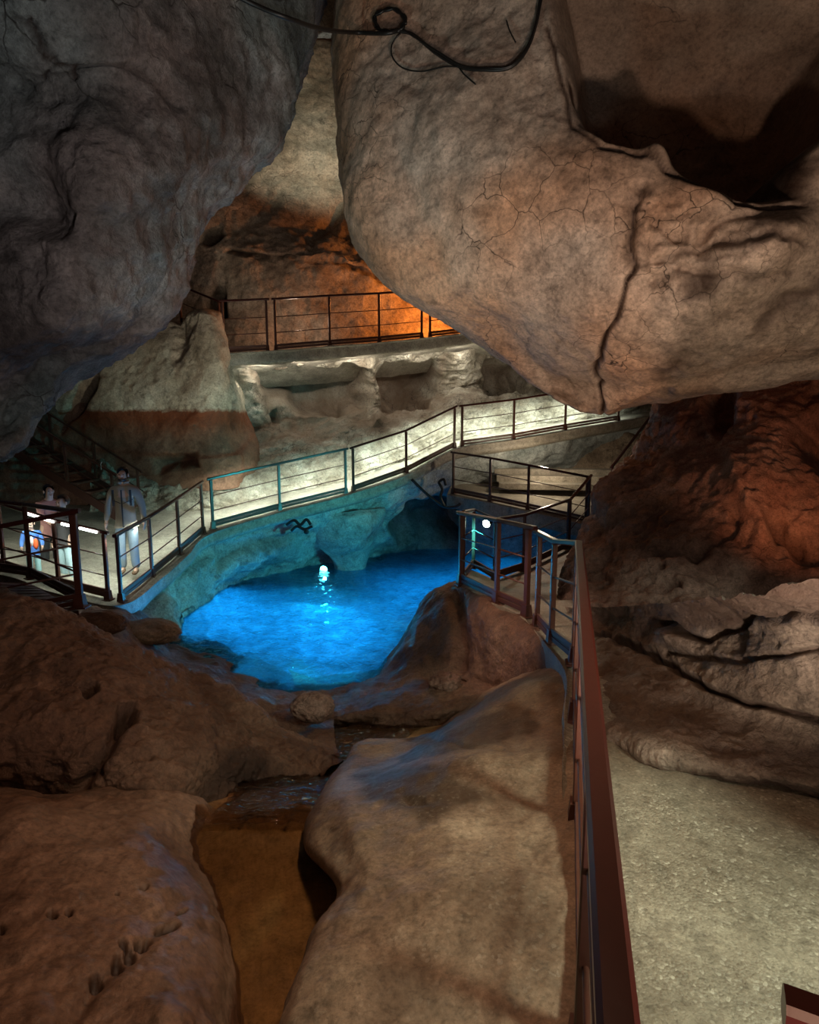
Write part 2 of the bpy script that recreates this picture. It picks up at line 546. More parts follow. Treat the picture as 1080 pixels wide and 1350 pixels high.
# ------------------------------------------------------------------ the cave: large rock masses
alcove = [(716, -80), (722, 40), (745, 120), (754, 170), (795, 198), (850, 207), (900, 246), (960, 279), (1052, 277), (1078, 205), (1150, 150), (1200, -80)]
big_crack = [(842, 268), (832, 320), (836, 345), (826, 375), (822, 405), (795, 455), (785, 480), (790, 505), (796, 550)]
sheet('wall_left', [
    [(-500, -260, 4), (0, -250, 3.6), (250, -250, 4.5), (400, -250, 6.3), (480, -260, 8), (480, -300, 11)],
    [(-500, 0, 4.2), (0, 0, 4.1), (200, 0, 4.6), (365, 0, 6), (430, 0, 7.6), (405, -20, 11)],
    [(-500, 110, 4.3), (0, 110, 4.5), (190, 110, 4.7), (335, 110, 5.8), (396, 110, 7.2), (360, 90, 11)],
    [(-500, 225, 4.2), (0, 215, 4.5), (150, 220, 4.5), (285, 225, 5.6), (346, 226, 7.0), (300, 205, 11)],
    [(-500, 310, 4.1), (0, 310, 4.6), (110, 310, 4.6), (210, 310, 5.5), (264, 310, 6.8), (220, 290, 11)],
    [(-500, 420, 4.3), (0, 400, 4.7), (90, 410, 4.8), (170, 418, 5.6), (222, 421, 6.6), (180, 395, 11)],
    [(-500, 530, 4.5), (-100, 500, 4.8), (0, 480, 5.0), (60, 480, 5.5), (118, 488, 6.4), (90, 455, 11)],
    [(-500, 600, 4.8), (-150, 570, 5.0), (-40, 545, 5.3), (10, 545, 5.6), (60, 546, 6.3), (40, 505, 11)],
    [(-520, 680, 5.0), (-200, 650, 5.2), (-90, 610, 5.6), (-40, 602, 5.8), (2, 600, 6.2), (0, 555, 11)],
    [(-520, 690, 7.0), (-200, 660, 8.2), (-100, 600, 9.6), (-60, 590, 10), (-10, 580, 10), (-5, 535, 12)],
], 230, 210, M['left'], amp=0.17, freq=0.7, ridge=0.035, fine=1.4, feats=[
    hollow([(-200, 230), (0, 198), (40, 190), (75, 195), (115, 240), (130, 300), (60, 330), (-100, 340), (-300, 330)], 0.16, 60),
    groove([(40, 20), (60, 60), (100, 78), (105, 110)], 4, 0.05, 0.9),
    groove([(20, 15), (75, 62), (68, 110)], 3, 0.04, 0.7),
    groove([(100, 75), (180, 100), (230, 140)], 5, 0.05, 0.4),
    groove([(0, 250), (90, 300), (190, 280), (330, 230)], 26, 0.10, 0.0),
    stain_shade([(240, 60), (300, 30), (340, 120), (280, 190), (230, 130)], 30, 0.35),
    stain_shade([(200, 210), (260, 190), (250, 290), (130, 380), (60, 300), (120, 230)], 40, 0.3),
    lump(170, 300, 90, 70, 0.08, 20), lump(110, 60, 120, 80, 0.12, 10), lump(60, 420, 110, 70, 0.08, -30)])
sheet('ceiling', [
    [(470, -320, 11), (436, -250, 7.5), (560, -250, 6), (720, -250, 5.6), (850, -250, 5.4), (1100, -250, 5), (1700, -260, 4.6)],
    [(470, -20, 11), (438, 0, 7.3), (560, 0, 6.1), (720, 0, 5.5), (850, 0, 5.3), (1080, 0, 5.0), (1700, 0, 4.4)],
    [(480, 90, 11), (444, 100, 7.1), (560, 100, 6.0), (720, 100, 5.4), (850, 100, 5.2), (1080, 100, 4.9), (1700, 100, 4.3)],
    [(485, 180, 11), (450, 190, 7.0), (560, 190, 5.9), (720, 190, 5.3), (850, 190, 5.0), (1080, 190, 4.8), (1700, 190, 4.2)],
    [(500, 250, 11), (458, 268, 6.9), (570, 268, 5.9), (720, 268, 5.3), (850, 268, 5.0), (1080, 268, 4.8), (1700, 268, 4.2)],
    [(530, 310, 11), (482, 336, 6.9), (600, 345, 5.9), (730, 345, 5.4), (850, 345, 5.1), (1080, 340, 4.8), (1700, 330, 4.3)],
    [(580, 360, 11), (528, 387, 7.0), (640, 405, 6.0), (750, 410, 5.5), (860, 408, 5.2), (1080, 395, 4.9), (1700, 380, 4.4)],
    [(670, 410, 11), (612, 442, 7.1), (690, 455, 6.3), (770, 460, 5.9), (870, 455, 5.5), (1080, 440, 5.2), (1700, 410, 4.8)],
    [(740, 470, 11), (702, 502, 7.2), (745, 508, 6.8), (800, 508, 6.4), (880, 498, 6.0), (1080, 470, 5.7), (1700, 425, 5.2)],
    [(800, 520, 11), (762, 533, 7.3), (790, 548, 7.1), (820, 546, 7.0), (890, 530, 6.7), (1080, 496, 6.3), (1700, 440, 6)],
    [(820, 500, 12), (790, 525, 11), (805, 535, 10.5), (840, 525, 10.5), (900, 512, 10), (1080, 475, 9), (1700, 425, 8.5)],
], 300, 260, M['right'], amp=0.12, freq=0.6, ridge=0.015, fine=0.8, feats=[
    hollow(alcove, 1.15, 80, 0.0, 6),
    groove(alcove[1:9], 3.5, 0.03, 0.9, 2), groove(alcove[4:10], 5, 0.03, 0.7, 3),
    stain_shade([(760, 190), (800, 150), (900, 150), (1000, 140), (1070, 190), (1050, 275), (960, 272), (900, 240), (850, 200)], 26, 0.85),  # shade above the alcove's lower rim, painted into the colour
    groove(big_crack, 3.2, 0.06, 1.0, 5), groove([(838, 250), (832, 300), (828, 340)], 9, 0.05, 0.5, 8),
    groove([(752, 95), (757, 122)], 4.5, 0.08, 1.2, 2),
    lump(935, 272, 62, 26, 0.20, 25), lump(1000, 340, 70, 34, 0.30, -30), lump(900, 330, 70, 60, 0.10, -20),
    lump(868, 205, 20, 16, 0.16, 20), lump(1000, 50, 26, 28, 0.1), lump(1045, 225, 12, 34, 0.2, 10),
    groove([(860, 300), (900, 330), (950, 300), (1010, 290)], 6, 0.05, 0.35, 8), groove([(870, 350), (930, 330), (1000, 320), (1050, 335)], 5, 0.05, 0.45, 8),
    groove([(860, 375), (900, 360), (960, 370), (1040, 360)], 5, 0.05, 0.3, 8), groove([(1080, 375), (1040, 395), (1000, 430)], 8, 0.05, 0.7, 10),
    stain_shade([(850, 480), (900, 455), (915, 470), (870, 500)], 12, 0.55), stain_shade([(905, 370), (930, 360), (935, 385), (905, 395)], 9, 0.8),
    stain_shade([(1000, 400), (1060, 380), (1080, 400), (1020, 425)], 10, 0.5),
    rough([(820, 250), (880, 235), (960, 290), (1060, 285), (1060, 370), (1000, 420), (900, 430), (830, 400)], 40, 0.13, 3.2),
    rough([(790, 420), (900, 440), (1080, 360), (1300, 360), (1300, 440), (1000, 490), (820, 520)], 50, 0.05, 4.0),
    stain_shade(alcove, 30, 0.5, 8), lump(620, 250, 150, 150, 0.10), groove([(880, 520), (820, 545)], 7, 0.05, 0.2)])  # alcove darker brown all over
sheet('wall_right', [
    [(920, 420, 15), (890, 430, 11.2), (970, 425, 10), (1080, 420, 8.8), (1300, 420, 7.4), (1700, 420, 6.5)],
    [(905, 525, 15), (868, 537, 10.8), (940, 535, 9.3), (1080, 535, 8.0), (1300, 535, 6.8), (1700, 535, 6)],
    [(870, 580, 15), (836, 600, 10.3), (910, 600, 8.9), (1080, 600, 7.7), (1300, 600, 6.4), (1700, 600, 5.5)],
    [(825, 625, 14), (795, 645, 9.8), (885, 650, 8.4), (1080, 660, 7.2), (1300, 670, 6.0), (1700, 680, 5)],
    [(800, 680, 13), (772, 705, 9.2), (860, 712, 7.9), (1080, 725, 6.7), (1300, 740, 5.5), (1700, 760, 4.5)],
    [(790, 740, 12), (754, 752, 8.8), (855, 770, 7.3), (1080, 780, 6.2), (1300, 800, 5.0), (1700, 860, 4)],
    [(780, 790, 10), (745, 797, 8.2), (850, 825, 6.5), (1080, 825, 5.6), (1300, 870, 4.6), (1700, 960, 3.6)],
    [(780, 830, 8.6), (752, 820, 7.6), (850, 850, 6.2), (1080, 870, 5.2), (1300, 950, 4.2), (1700, 1080, 3.3)],
    [(780, 880, 7.5), (768, 850, 7.0), (850, 890, 5.9), (1080, 930, 5.0), (1300, 1040, 3.8), (1700, 1200, 3.0)],
], 280, 270, M['red'], amp=0.26, freq=0.85, ridge=0.06, fine=1.0, feats=[
    hollow([(925, 520), (985, 520), (975, 570), (950, 590), (930, 570)], 0.3, 14, 0.3, 5),
    hollow([(1040, 555), (1090, 530), (1200, 600), (1100, 660), (1050, 610)], 0.7, 40, 0.0, 5),
    lump(1010, 590, 40, 70, 0.25, 15), lump(960, 640, 60, 60, 0.25), lump(900, 570, 40, 60, 0.12),
    lump(968, 630, 7, 26, 0.10, -8), lump(985, 672, 8, 28, 0.12, -30), lump(1006, 692, 9, 18, 0.16, -15),
    groove([(1020, 690), (1060, 715), (1120, 730)], 10, 0.25, 0.5, 6), groove([(860, 735), (920, 735), (965, 705), (975, 690)], 6, 0.12, 0.5, 5),
    hollow([(940, 760), (985, 745), (1045, 752), (1050, 780), (1010, 805), (950, 805), (935, 785)], 0.35, 24, 0.25, 5),
    hollow([(868, 765), (895, 768), (908, 778), (880, 780)], 0.25, 8, 0.4, 3), hollow([(868, 748), (880, 748), (880, 756), (868, 756)], 0.15, 4, 0.5),
    lump(760, 740, 26, 50, 0.1), groove([(778, 660), (800, 720), (795, 790)], 10, 0.06, 0.0),
    groove([(800, 820), (900, 800), (1000, 815), (1080, 800)], 6, 0.10, 0.4, 8)])
def PZ(px, py, z):
    return P(px, py, (EYE.z - z) / (math.sin(PITCH) - math.cos(PITCH) * (675 - py) / F))
sheet('rock_apron', [
    [PZ(745, 800, -0.30), PZ(800, 800, 0.0), PZ(870, 795, 0.45), PZ(960, 785, 0.85), PZ(1080, 770, 1.25), PZ(1400, 800, 1.3), PZ(1700, 860, 1.3)],
    [PZ(752, 820, -0.35), PZ(805, 818, -0.12), PZ(870, 822, 0.25), PZ(960, 808, 0.62), PZ(1080, 797, 0.98), PZ(1400, 860, 1.0), PZ(1700, 960, 1.0)],
    [PZ(760, 840, -0.30), PZ(808, 838, -0.14), PZ(865, 848, 0.10), PZ(960, 838, 0.44), PZ(1080, 830, 0.76), PZ(1400, 900, 0.8), PZ(1700, 1010, 0.8)],
    [PZ(770, 866, -0.22), PZ(815, 866, -0.10), PZ(885, 882, 0.06), PZ(960, 884, 0.28), PZ(1080, 882, 0.52), PZ(1400, 980, 0.55), PZ(1700, 1100, 0.55)],
    [PZ(778, 905, -0.18), PZ(822, 905, -0.07), PZ(890, 922, 0.0), PZ(960, 945, 0.06), PZ(1080, 955, 0.20), PZ(1400, 1080, 0.25), PZ(1700, 1260, 0.25)],
    [PZ(782, 945, -0.16), PZ(828, 948, -0.06), PZ(880, 968, -0.03), PZ(960, 985, 0.0), PZ(1080, 1005, 0.02), PZ(1400, 1140, 0.02), PZ(1700, 1340, 0.02)],
    [PZ(785, 968, -0.16), PZ(830, 982, -0.08), PZ(875, 1000, -0.05), PZ(960, 1018, -0.03), PZ(1080, 1043, -0.02), PZ(1400, 1180, -0.02), PZ(1700, 1390, -0.02)],
    [PZ(785, 985, -0.3), PZ(830, 998, -0.25), PZ(880, 1010, -0.22), PZ(960, 1030, -0.22), PZ(1080, 1055, -0.22), PZ(1400, 1190, -0.2), PZ(1700, 1400, -0.2)],
], 250, 230, M['ledge'], amp=0.07, freq=1.9, ridge=0.045, fine=1.0, feats=[
    groove([(790, 835), (850, 858), (905, 890), (960, 920), (1080, 950)], 4, 0.10, 0.8, 4), groove([(870, 820), (930, 842), (1000, 815), (1080, 808)], 4, 0.10, 0.6, 6),
    groove([(880, 862), (950, 870), (1080, 858)], 4, 0.06, 0.5, 6), lump(895, 845, 22, 12, 0.1, 20),
    stain_shade([(730, 760), (1720, 730), (1720, 800), (1080, 812), (960, 830), (860, 850), (760, 870)], 18, 0.75), stain_shade([(770, 850), (850, 850), (900, 900), (890, 980), (840, 985), (775, 975)], 22, 0.6), stain_shade([(790, 880), (860, 900), (960, 945), (1030, 965), (950, 980), (860, 990), (790, 960)], 22, 0.6)])

# near walkway: concrete, its left edge follows the railing
N5, N4, N3, N2, N1, N0 = (P(757, 890, 4.95), P(727, 849, 6.1), P(708, 827, 6.7), P(694, 813, 7.0), P(655, 795, 7.6), P(607, 771, 8.8))
near_end = P(814, 1350, 0.92) - Vector((0, 0, 1.05))
def rail_x(Y):
    t = (Y - near_end.y) / (N5.y - near_end.y)
    return near_end.x + t * (N5.x - near_end.x)
def rail_z(Y):
    t = (Y - near_end.y) / (N5.y - near_end.y)
    return near_end.z + t * (N5.z - near_end.z)
rows = []
for Y in (-2.0, -1.0, 0.0, 1.0, 2.0, 3.0, 4.0, N5.y):
    z = rail_z(Y)
    rows.append([Vector((rail_x(Y) - 0.07, Y, z - 0.5)), Vector((rail_x(Y) - 0.08, Y, z - 0.02)), Vector((rail_x(Y) + 0.02, Y, z)), Vector((rail_x(Y) + 0.6, Y, z)), Vector((rail_x(Y) + 2, Y, z)), Vector((rail_x(Y) + 4, Y, z + 0.05)), Vector((8, Y, z + 0.3))])
for q in (N4, N3, N2, N1):
    rows.append([q + Vector((-0.07, -0.03, -0.5)), q + Vector((-0.08, -0.03, -0.02)), q + Vector((0.02, 0, 0)), q + Vector((0.5, 0.1, 0)), q + Vector((1.5, 0.2, 0)), q + Vector((2.5, 0.3, 0)), q + Vector((4, 0.4, 0.1))])
sheet('floor', rows, 160, 200, M['path'], amp=0.018, freq=1.6, fine=1.0, warp=0.1, feats=[
    lump(975, 1090, 30, 5, 0.02, 12), groove([(940, 1075), (1000, 1100)], 7, 0.02, 0.2)])

# foreground rocks
sheet('rock_slab_foreground', [
    [(625, 918, 7.0), (655, 905, 6.6), (700, 885, 6.4), (745, 868, 5.9), (768, 870, 5.6)],
    [(570, 965, 5.9), (610, 948, 5.5), (690, 903, 5.35), (745, 890, 5.15), (766, 888, 5.05)],
    [(480, 975, 5.1), (520, 992, 4.7), (600, 965, 4.55), (700, 950, 4.4), (762, 945, 4.3)],
    [(455, 1003, 4.7), (474, 1022, 4.2), (580, 1015, 3.75), (690, 1000, 3.75), (765, 990, 3.75)],
    [(424, 1062, 4.1), (438, 1066, 3.65), (560, 1065, 3.25), (690, 1060, 3.25), (765, 1050, 3.2)],
    [(420, 1120, 3.6), (420, 1112, 3.25), (550, 1120, 2.85), (690, 1120, 2.80), (765, 1110, 2.76)],
    [(455, 1180, 3.2), (452, 1168, 2.75), (560, 1180, 2.5), (690, 1180, 2.46), (768, 1180, 2.42)],
    [(430, 1230, 2.85), (425, 1225, 2.45), (560, 1240, 2.25), (690, 1240, 2.22), (770, 1240, 2.2)],
    [(395, 1330, 2.45), (392, 1310, 2.12), (560, 1330, 1.98), (690, 1330, 1.96), (775, 1330, 1.93)],
    [(350, 1450, 2.1), (345, 1420, 1.85), (560, 1440, 1.76), (700, 1440, 1.72), (782, 1440, 1.68)],
    [(250, 1700, 1.7), (240, 1650, 1.5), (560, 1700, 1.4), (740, 1700, 1.36), (800, 1700, 1.33)],
], 190, 230, M['slab'], amp=0.045, freq=1.0, fine=0.9, warp=0.25, feats=[
    stain_shade([(545, 960), (690, 935), (712, 965), (640, 985), (590, 990), (520, 1010)], 6, 0.95), stain_shade([(470, 1020), (560, 1010), (620, 1040), (640, 1060), (560, 1090), (470, 1060)], 12, 1.0),
    hollow([(520, 1045), (560, 1050), (570, 1065), (535, 1068)], 0.03, 12, 0.3), lump(470, 1100, 22, 50, 0.05, -20), lump(430, 1060, 26, 60, 0.04, 25),
    stain_shade([(600, 1180), (700, 1150), (740, 1230), (650, 1260)], 20, 0.4), stain_shade([(480, 1280), (560, 1250), (600, 1330), (500, 1350)], 20, 0.4), stain_shade([(700, 890), (760, 880), (765, 1000), (720, 1000), (735, 940)], 14, 0.8),
    groove([(540, 975), (580, 972), (620, 985), (660, 990)], 3, 0.02, 0.3), lump(640, 1010, 60, 18, 0.03, 10)])
sheet('rock_under_railing', [
    [(600, 768, 10.0), (608, 768, 9.6), (620, 772, 8.95), (657, 795, 7.7), (691, 815, 7.1), (728, 850, 6.2), (765, 880, 5.3)],
    [(560, 785, 9.9), (585, 778, 9.2), (606, 775, 8.7), (650, 800, 7.5), (688, 822, 6.9), (724, 858, 6.0), (755, 892, 5.1)],
    [(535, 825, 9.7), (562, 806, 8.9), (602, 800, 8.3), (645, 825, 7.35), (685, 845, 6.8), (715, 870, 6.1), (748, 895, 5.3)],
    [(515, 860, 9.6), (538, 845, 8.8), (587, 838, 8.1), (630, 852, 7.4), (672, 866, 6.9), (705, 885, 6.3), (740, 898, 5.6)],
    [(490, 898, 9.3), (512, 882, 8.6), (577, 872, 7.9), (610, 880, 7.5), (655, 892, 7.0), (690, 900, 6.5), (720, 905, 6.0)],
    [(455, 925, 9.0), (490, 910, 8.2), (560, 907, 7.6), (600, 910, 7.4), (645, 918, 7.0), (670, 930, 6.5), (700, 930, 6.1)],
    [(440, 970, 8.0), (480, 955, 7.5), (550, 948, 7.1), (600, 948, 6.9), (640, 950, 6.5), (670, 960, 6.2), (700, 960, 5.9)],
], 190, 160, M['brown'], amp=0.12, freq=1.1, ridge=0.04, feats=[
    hollow([(548, 905), (585, 882), (625, 900), (640, 915), (600, 935), (550, 930)], 0.25, 16, 0.5), lump(665, 850, 40, 45, 0.08), groove([(600, 785), (612, 830), (605, 880)], 9, 0.12, 0.2)])
sheet('rock_stream_bed', [
    [(380, 880, 10.2), (420, 895, 9.6), (480, 890, 9.4), (540, 885, 8.9), (620, 880, 8.6)],
    [(390, 912, 8.5), (440, 913, 8.3), (490, 912, 8.1), (560, 908, 7.7), (640, 905, 7.4)],
    [(370, 945, 7.4), (430, 945, 7.3), (480, 945, 7.2), (550, 940, 7.1), (640, 930, 6.9)],
    [(360, 980, 6.3), (430, 980, 6.25), (470, 978, 6.2), (520, 970, 6.2), (600, 955, 6.3)],
    [(320, 1022, 5.30), (390, 1022, 5.28), (440, 1020, 5.28), (480, 1016, 5.28), (560, 1006, 5.3)],
    [(240, 1066, 4.1), (330, 1067, 3.96), (400, 1067, 3.94), (450, 1066, 3.94), (520, 1061, 3.95)],
    [(200, 1085, 3.80), (320, 1085, 3.74), (400, 1085, 3.71), (450, 1085, 3.70), (520, 1080, 3.7)],
    [(200, 1160, 3.3), (300, 1160, 3.3), (400, 1160, 3.3), (450, 1160, 3.3), (520, 1160, 3.3)],
    [(150, 1260, 2.8), (280, 1260, 2.85), (380, 1260, 2.85), (440, 1260, 2.85), (520, 1260, 2.85)],
    [(100, 1400, 2.3), (260, 1400, 2.4), (360, 1400, 2.4), (420, 1400, 2.4), (500, 1400, 2.4)],
    [(0, 1800, 1.6), (260, 1800, 1.7), (360, 1800, 1.7), (420, 1800, 1.7), (500, 1800, 1.7)],
], 110, 210, M['puddle_bed'], amp=0.05, freq=1.5, fine=0.8, feats=[])
sheet('rock_shore_front', [
    [(330, 880, 10.6), (400, 895, 10.2), (440, 893, 9.9), (480, 886, 9.6), (530, 878, 9.0), (600, 872, 8.6), (680, 880, 8.2)],
    [(320, 895, 9.6), (385, 905, 9.2), (430, 905, 8.9), (480, 898, 8.7), (540, 888, 8.2), (600, 885, 8.0), (680, 890, 7.6)],
    [(330, 915, 8.4), (390, 920, 8.1), (435, 920, 7.9), (490, 912, 7.7), (550, 905, 7.4), (610, 902, 7.3), (680, 905, 7.0)],
    [(350, 940, 7.2), (400, 942, 6.9), (440, 942, 6.8), (490, 936, 6.7), (560, 926, 6.6), (610, 920, 6.6), (680, 920, 6.5)],
    [(370, 965, 7.0), (410, 965, 6.8), (445, 962, 6.8), (490, 955, 6.7), (560, 945, 6.3), (610, 935, 6.3), (680, 930, 6.3)],
    [(370, 985, 6.9), (410, 985, 6.7), (445, 982, 6.65), (490, 975, 6.6), (560, 965, 6.5), (610, 955, 6.5), (680, 950, 6.5)],
], 150, 110, M['brown'], amp=0.09, freq=1.6, ridge=0.04, fine=0.8, feats=[])
sheet('rock_mound_left', [
    [(-600, 690, 7.5), (-200, 745, 7.0), (0, 800, 6.6), (120, 850, 6.4), (220, 885, 6.3), (330, 945, 6.4), (420, 995, 6.0), (455, 1020, 5.6)],
    [(-600, 730, 6.2), (-200, 760, 5.9), (0, 784, 5.8), (110, 828, 5.6), (210, 868, 5.5), (320, 925, 5.6), (405, 984, 5.4), (440, 1016, 5.05)],
    [(-600, 800, 5.0), (-200, 815, 4.9), (0, 830, 4.95), (100, 860, 4.9), (200, 900, 4.8), (310, 952, 5.2), (375, 996, 5.1), (425, 1025, 5.0)],
    [(-600, 880, 4.2), (-200, 890, 4.2), (0, 900, 4.3), (90, 915, 4.35), (190, 945, 4.40), (275, 970, 4.7), (335, 998, 4.85), (385, 1028, 4.95)],
    [(-600, 970, 3.8), (-200, 970, 3.8), (0, 970, 3.9), (80, 980, 3.95), (170, 998, 4.0), (240, 1010, 4.15), (285, 1022, 4.5), (330, 1040, 4.85)],
    [(-600, 1050, 3.7), (-200, 1045, 3.75), (0, 1028, 3.9), (90, 1040, 3.9), (170, 1050, 3.85), (225, 1058, 3.95), (262, 1058, 4.25), (300, 1050, 4.6)],
    [(-600, 1130, 4.2), (-200, 1110, 4.2), (0, 1070, 4.2), (90, 1080, 4.1), (170, 1095, 4.2), (215, 1095, 4.4), (255, 1085, 4.8), (290, 1070, 5.1)],
], 300, 230, M['brown'], amp=0.15, freq=1.2, ridge=0.07, fine=1.0, feats=[
    hollow([(100, 910), (130, 900), (135, 925), (112, 935)], 0.12, 8, 0.8, 4), hollow([(150, 930), (180, 920), (185, 950), (160, 975), (150, 955)], 0.16, 10, 0.8, 4),
    groove([(165, 955), (130, 1000), (105, 1040)], 8, 0.12, 0.5, 5), stain_shade([(270, 1015), (310, 985), (350, 990), (350, 1020), (300, 1045), (255, 1060)], 10, 0.7, 4),  # last patch paints the shadow at the mound's right end
    ])
sheet('rock_lower_left', [
    [(-600, 1000, 4.3), (-200, 1000, 4.2), (0, 1030, 4.1), (70, 1050, 4.1), (160, 1030, 4.0), (220, 1045, 3.95), (262, 1062, 4.0), (300, 1090, 4.1)],
    [(-600, 1060, 3.5), (-200, 1050, 3.5), (0, 1048, 3.55), (60, 1062, 3.55), (130, 1058, 3.6), (205, 1060, 3.65), (252, 1078, 3.75), (290, 1110, 3.9)],
    [(-600, 1150, 2.9), (-200, 1120, 2.95), (0, 1100, 3.05), (60, 1100, 3.1), (130, 1100, 3.15), (190, 1100, 3.2), (228, 1115, 3.35), (285, 1140, 3.6)],
    [(-600, 1250, 2.4), (-200, 1210, 2.5), (0, 1180, 2.6), (70, 1175, 2.65), (140, 1170, 2.7), (200, 1165, 2.8), (240, 1165, 3.0), (290, 1175, 3.35)],
    [(-600, 1350, 2.0), (-200, 1290, 2.15), (0, 1260, 2.25), (80, 1250, 2.3), (150, 1240, 2.36), (220, 1230, 2.48), (272, 1232, 2.7), (318, 1240, 3.05)],
    [(-600, 1500, 1.7), (-200, 1400, 1.85), (0, 1340, 1.95), (90, 1330, 2.0), (160, 1320, 2.06), (235, 1310, 2.15), (288, 1310, 2.35), (330, 1315, 2.75)],
    [(-600, 1800, 1.4), (-200, 1600, 1.5), (0, 1480, 1.65), (90, 1460, 1.7), (160, 1450, 1.75), (240, 1440, 1.82), (290, 1440, 2.0), (330, 1440, 2.4)],
    [(-600, 2200, 1.1), (-200, 2000, 1.2), (0, 1800, 1.3), (90, 1750, 1.35), (160, 1750, 1.4), (240, 1750, 1.45), (290, 1750, 1.6), (330, 1750, 2.0)],
], 300, 320, M['smooth'], amp=0.09, freq=1.0, fine=0.7, feats=[
    lump(25, 1095, 70, 32, 0.10, -20)] + [hollow([(cx + 1.25 * rx * math.cos(a), cy + 1.25 * ry * math.sin(a)) for a in [k * math.pi / 4 for k in range(8)]], 0.04, min(rx, ry) * 0.7, 0.9)
    for cx, cy, rx, ry in [(220, 1225, 14, 8), (186, 1244, 10, 7), (172, 1256, 9, 9), (156, 1268, 9, 11), (128, 1289, 10, 8), (162, 1248, 7, 5), (196, 1238, 6, 5), (236, 1208, 6, 4),
                           (68, 1212, 8, 6), (90, 1208, 6, 5), (188, 1175, 6, 3), (0, 1227, 7, 7), (154, 1182, 3, 2)]] + [
    groove([(228, 1200), (180, 1250), (120, 1300), (90, 1340)], 12, 0.03, 0.0), lump(215, 1340, 40, 30, 0.05)])
sheet('rock_shore_left', [
    [(60, 790, 9.6), (120, 800, 9.4), (165, 800, 9.4), (205, 818, 10.2), (232, 838, 10.6), (300, 855, 10.4), (380, 890, 9.8)],
    [(60, 800, 8.8), (120, 806, 8.6), (160, 812, 8.6), (190, 824, 9.2), (222, 848, 9.8), (290, 868, 9.6), (370, 902, 8.9), (430, 925, 8.2)],
    [(60, 830, 8.0), (120, 825, 8.0), (155, 830, 8.1), (185, 848, 8.5), (225, 866, 9.0), (290, 890, 8.6), (360, 915, 8.0), (440, 940, 7.2)],
    [(60, 860, 7.2), (120, 855, 7.2), (160, 865, 7.4), (200, 880, 7.6), (245, 895, 7.8), (310, 915, 7.4), (370, 940, 6.9), (440, 965, 6.2)],
    [(60, 920, 6.6), (120, 920, 6.6), (180, 925, 6.6), (230, 940, 6.6), (280, 950, 6.6), (340, 965, 6.3), (390, 985, 5.9), (450, 1005, 5.3)],
], 150, 100, M['brown'], amp=0.16, freq=1.2, ridge=0.08, feats=[groove([(180, 830), (220, 850)], 5, 0.1, 0.3)])

# ------------------------------------------------------------------ the cave: pool, bridge side, galleries
front = [(-400, 760, 9.3), (-150, 742, 9.3), (6, 752, 9.3), (78, 775, 9.3), (152, 793, 9.3), (201, 761, 10.5), (237, 731, 11.4), (272, 702, 12.5), (369, 673, 13.6), (456, 651, 14.2), (535, 624, 15), (599, 591, 15.7), (677, 579, 16.2), (745, 567, 16.8), (845, 550, 17.5), (960, 530, 18.3)]
back = [(-400, 655, 14), (-150, 660, 14), (6, 668, 13.9), (78, 672, 13.8), (140, 676, 13.7), (170, 675, 13.7), (210, 672, 13.8), (285, 671, 14.2), (369, 650, 15.1), (456, 631, 15.7), (535, 605, 16.4), (599, 579, 17.1), (677, 566, 17.6), (745, 555, 18.2), (845, 544, 19), (960, 524, 19.8)]
FP = [P(*q) for q in front]
BP = [P(*q) for q in back]
mid = [a.lerp(b, 0.5) for a, b in zip(FP, BP)]
def outn(i):                                    # direction from the path towards the pool
    a, b = FP[max(0, i - 1)], FP[min(len(FP) - 1, i + 1)]
    t = (b - a); t.z = 0; t.normalize()
    return Vector((t.y, -t.x, 0))
edge0 = [p + outn(i) * 0.14 for i, p in enumerate(FP)]
edge1 = [p + outn(i) * 0.16 - Vector((0, 0, 0.05)) for i, p in enumerate(FP)]
edge2 = [p + outn(i) * 0.15 - Vector((0, 0, 0.24)) for i, p in enumerate(FP)]
edge3 = [p - outn(i) * 0.12 - Vector((0, 0, 0.32)) for i, p in enumerate(FP)]
back_in = [p + (p - q).normalized() * 0.6 for p, q in zip(BP, FP)]
sheet('floor_bridge', [back_in, BP, mid, [p.lerp(q, 0.15) for p, q in zip(FP, BP)], edge0, edge1, edge2, edge3, [p.lerp(q, 0.6) - Vector((0, 0, 0.36)) for p, q in zip(FP, BP)]], 420, 60, M['concrete'], amp=0.02, freq=1.5, warp=0.05)
ZW = -1.75
def pool_pt(px, py):                             # point of the water level
    d = (EYE.z - ZW) / (math.sin(PITCH) - math.cos(PITCH) * (675 - py) / F)
    return P(px, py, d)
wl = [P(-100, 900, 9.5), P(60, 880, 9.6), P(150, 860, 9.7), pool_pt(205, 848), pool_pt(222, 836), pool_pt(240, 815), pool_pt(268, 795), pool_pt(300, 775), pool_pt(370, 755), pool_pt(425, 744), pool_pt(470, 742), pool_pt(520, 728), pool_pt(600, 722), pool_pt(690, 722), pool_pt(800, 722)]
e2 = catmull([tuple(v) for v in edge3[2:]], len(wl))
wall_rows = [[Vector(v) + Vector((0, 0, 0.1)) for v in e2], [Vector(v) - Vector((0, 0, 0.12)) for v in e2],
             [Vector(v).lerp(q, 0.35) for v, q in zip(e2, wl)], [Vector(v).lerp(q, 0.7) for v, q in zip(e2, wl)], wl,
             [q + Vector((0, -0.1, -0.5)) for q in wl]]
sheet('floor_pool', [[q + Vector((0, 0.4, 0.1)) for q in wl], [q + Vector((0.05, -0.1, -0.22)) for q in wl], [q + Vector((0.15, -0.8, -0.5)) for q in wl], [q + Vector((0.3, -2.5, -0.75)) for q in wl], [q + Vector((0.4, -5, -0.7)) for q in wl], [q + Vector((0.4, -10, -0.5)) for q in wl]], 260, 200, M['bed'], amp=0.10, freq=1.2, ridge=0.08, fine=1.2)
